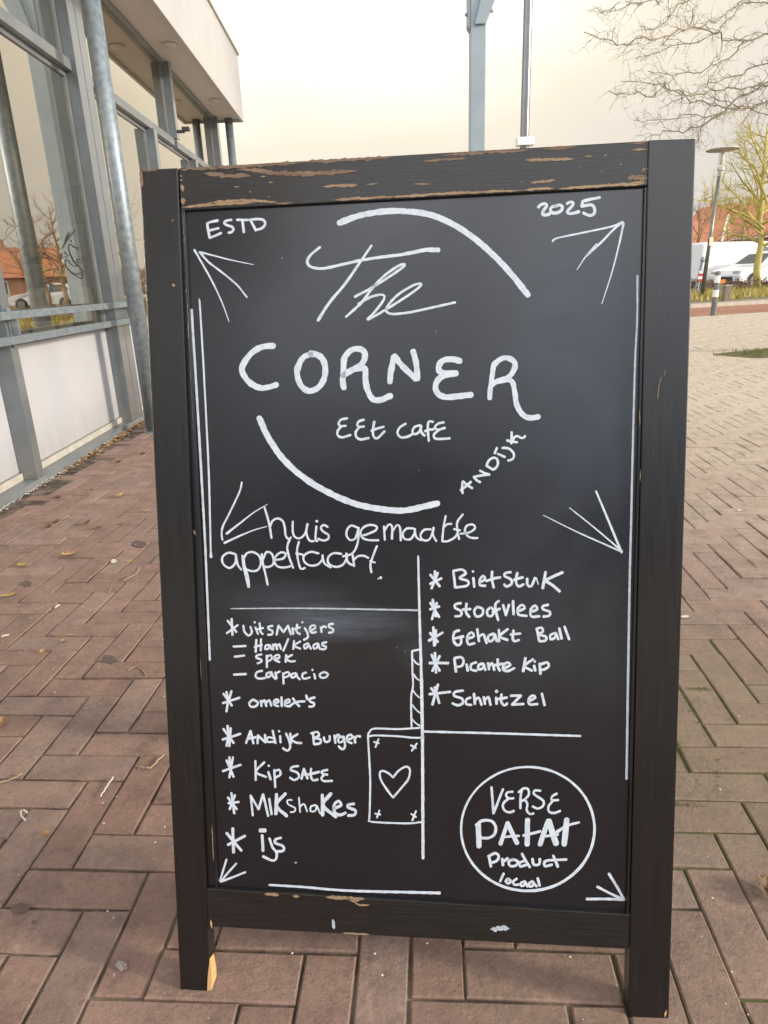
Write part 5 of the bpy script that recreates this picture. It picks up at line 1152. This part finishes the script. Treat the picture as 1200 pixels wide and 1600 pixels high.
for k, ((px, py), L, wd, lob, cu, mt, rot, lab) in enumerate(leaf_specs):
    me = leaf_mesh('fallen_leaf', L, wd, lob, cu, 100 + k); me.materials.append(M[mt]); p = gnd(px, py)
    o = bpy.data.objects.new('fallen_leaf', me); S.collection.objects.link(o); o.location = (p[0], p[1], .0035); o.rotation_euler = (0, 0, R_(rot)); tag(o, lab, 'leaf', 'fallen leaves')
random.seed(9)
V, F = [], []
for _ in range(1500):                      # litter along the plinth and scattered crumbs
    if random.random() < .42:
        t0 = random.choice([3.9, 4.2, 4.45, 4.6, 4.9, 5.2, 5.5, 6.2, 7]) + random.gauss(0, .15); d0 = FR + .015 + abs(random.gauss(0, .03)); x, y, _z = fw(d0, t0); s = random.uniform(.005, .02)
    else:
        t0 = random.uniform(.9, 7); d0 = FR + .02 + random.random() ** 1.6 * 1.6; x, y, _z = fw(d0, t0); s = random.uniform(.0015, .005)
    a = random.uniform(0, 6.28); k = len(V); h = s * random.uniform(.1, .7)
    V += [(x - s*math.cos(a), y - s*math.sin(a), .002), (x + s*.5*math.sin(a), y - s*.5*math.cos(a), .002 + h), (x + s*math.cos(a), y + s*math.sin(a), .003 + h*.4), (x - s*.5*math.sin(a), y + s*.5*math.cos(a), .002 + h * .6)]; F.append((k, k+1, k+2, k+3))
mb = MB(); mb.v = V; mb.f = F
tag(mb.build('leaf_litter', M['leaf1'], recalc=False), 'crumbled leaf litter gathered along the foot of the shop front', 'leaf litter', None, 'stuff')
V, F = [], []
for _ in range(1400):                      # pale grit on the open bricks
    Y = random.uniform(.3, 6); x = random.uniform(-1.6, 1.0 + .6 * Y); s = random.uniform(.0008, .0028); a = random.uniform(0, 6.28); k = len(V)
    V += [(x + s*math.cos(a + j*1.57) * random.uniform(.6, 1.2), Y + s*math.sin(a + j*1.57) * random.uniform(.6, 1.2), .0022 + s * .5) for j in range(4)] + [(x, Y, .003 + s)]; F += [(k + j, k + (j+1) % 4, k + 4) for j in range(4)]
mb = MB(); mb.v = V; mb.f = F
tag(mb.build('grit', M['chip_white'], recalc=False), 'pale specks of grit scattered over the bricks', 'grit', None, 'stuff')
# twigs and straws
for k, (pts, w, mt, lab) in enumerate([([(0,1223),(18,1218),(35,1209)], .0018, 'twig', 'dry stalk at the left edge on the bricks'), ([(212,1198),(235,1200),(247,1188),(257,1180)], .0022, 'twig', 'crooked straw lying by the left post of the sign'),
        ([(157,1245),(168,1228),(177,1215)], .0014, 'chip_white', 'short pale straw on the lower left bricks'), ([(193,907),(203,902),(213,897),(219,886)], .0018, 'twig', 'bent pale twig on the bricks left of the sign'),
        ([(40,1282),(33,1275),(34,1266),(43,1270)], .0016, 'chip_white', 'small white hooked scrap on the lower left bricks'), ([(2,995),(14,992)], .0022, 'chip_white', 'white stub at the left edge'), ([(86,950),(93,945)], .0022, 'chip_white', 'white stub between two bricks'),
        ([(200,1048),(212,1042),(222,1047),(228,1055)], .0012, 'twig', 'thin wavy twig beside the sign'), ([(78,992),(95,995),(118,990)], .0012, 'twig', 'thin dark straw across a brick joint'), ([(171,928),(173,921),(177,920)], .0014, 'twig', 'tiny pale curl on the bricks')]):
    P = [gnd(x, y, .004) + np.array([0, 0, .002 * (i % 2)]) for i, (x, y) in enumerate(smooth_line(pts, 5))]
    o = MB().tube(P, w * 1.1, 5).build('straw', M[mt]); tag(o, lab, 'twig', 'straws on the bricks')
def spot(name, px, py, rx, ry, mat, seed, z=.0035, tail=None):
    random.seed(seed); c = gnd(px, py); e1 = gnd(px + rx, py)[:2] - c[:2]; e2 = gnd(px, py - ry)[:2] - c[:2]; n = 26; V = [(c[0], c[1], z)]
    for k in range(n):
        a = 6.2832 * k / n; s = 1 + .12 * math.sin(2 * a + seed) + .06 * math.sin(5 * a + seed) + random.uniform(-.05, .05); p = c[:2] + e1 * math.cos(a) * s + e2 * math.sin(a) * s; V.append((p[0], p[1], z))
    F = [(0, 1 + k, 1 + (k + 1) % n) for k in range(n)]
    return MB().add(V, F).build(name, mat, pave, recalc=False)
spot('bird_dropping', 190, 1511, 9, 8, M['dropping'], 3); spot('bird_dropping', 179, 1527, 2.5, 4, M['dropping'], 5)
spot('dark_stain', 32, 1421, 14, 8, M['gum'], 7); spot('dark_stain', 53, 1443, 3, 3, M['gum'], 8)
spot('dark_stain', 171, 1032, 11, 7, M['gum'], 9); spot('dark_stain', 218, 851, 12, 4.5, M['gum'], 10); spot('dark_stain', 42, 913, 8, 3.5, M['gum'], 11)
spot('pale_fleck', 178, 878, 5, 3, M['chip_white'], 12); spot('pale_fleck', 1070, 966, 6, 2, M['chip_white'], 13, .006); spot('pale_fleck', 1155, 799, 3, 1.5, M['chip_white'], 14, .006)
# moss in the joints at the right
random.seed(31); V, F = [], []
for _ in range(2600):
    s = random.choice([((1062,1075),(1120,1180)), ((1110,1050),(1165,1180)), ((1060,1160),(1105,1255)), ((1075,1075),(1110,1077)), ((1165,1178),(1200,1178)), ((1050,1258),(1100,1258)), ((1120,1230),(1122,1180))])
    t = random.random(); px = s[0][0] + (s[1][0] - s[0][0]) * t; py = s[0][1] + (s[1][1] - s[0][1]) * t; c = gnd(px + random.gauss(0, 2.2), py + random.gauss(0, 1.5)); r = random.uniform(.0006, .0021); k = len(V); z = random.uniform(-.005, .0005)
    V += [(c[0] + r*random.gauss(0, 1), c[1] + r*random.gauss(0, 1), z + random.uniform(0, r)) for _j in range(3)]; F.append((k, k+1, k+2))
mb = MB(); mb.v = V; mb.f = F
tag(mb.build('moss', M['moss'], recalc=False), 'bright green moss growing in the brick joints right of the sign', 'moss', None, 'stuff')
print('bricks', len(bricks), 'objects', len(bpy.data.objects))
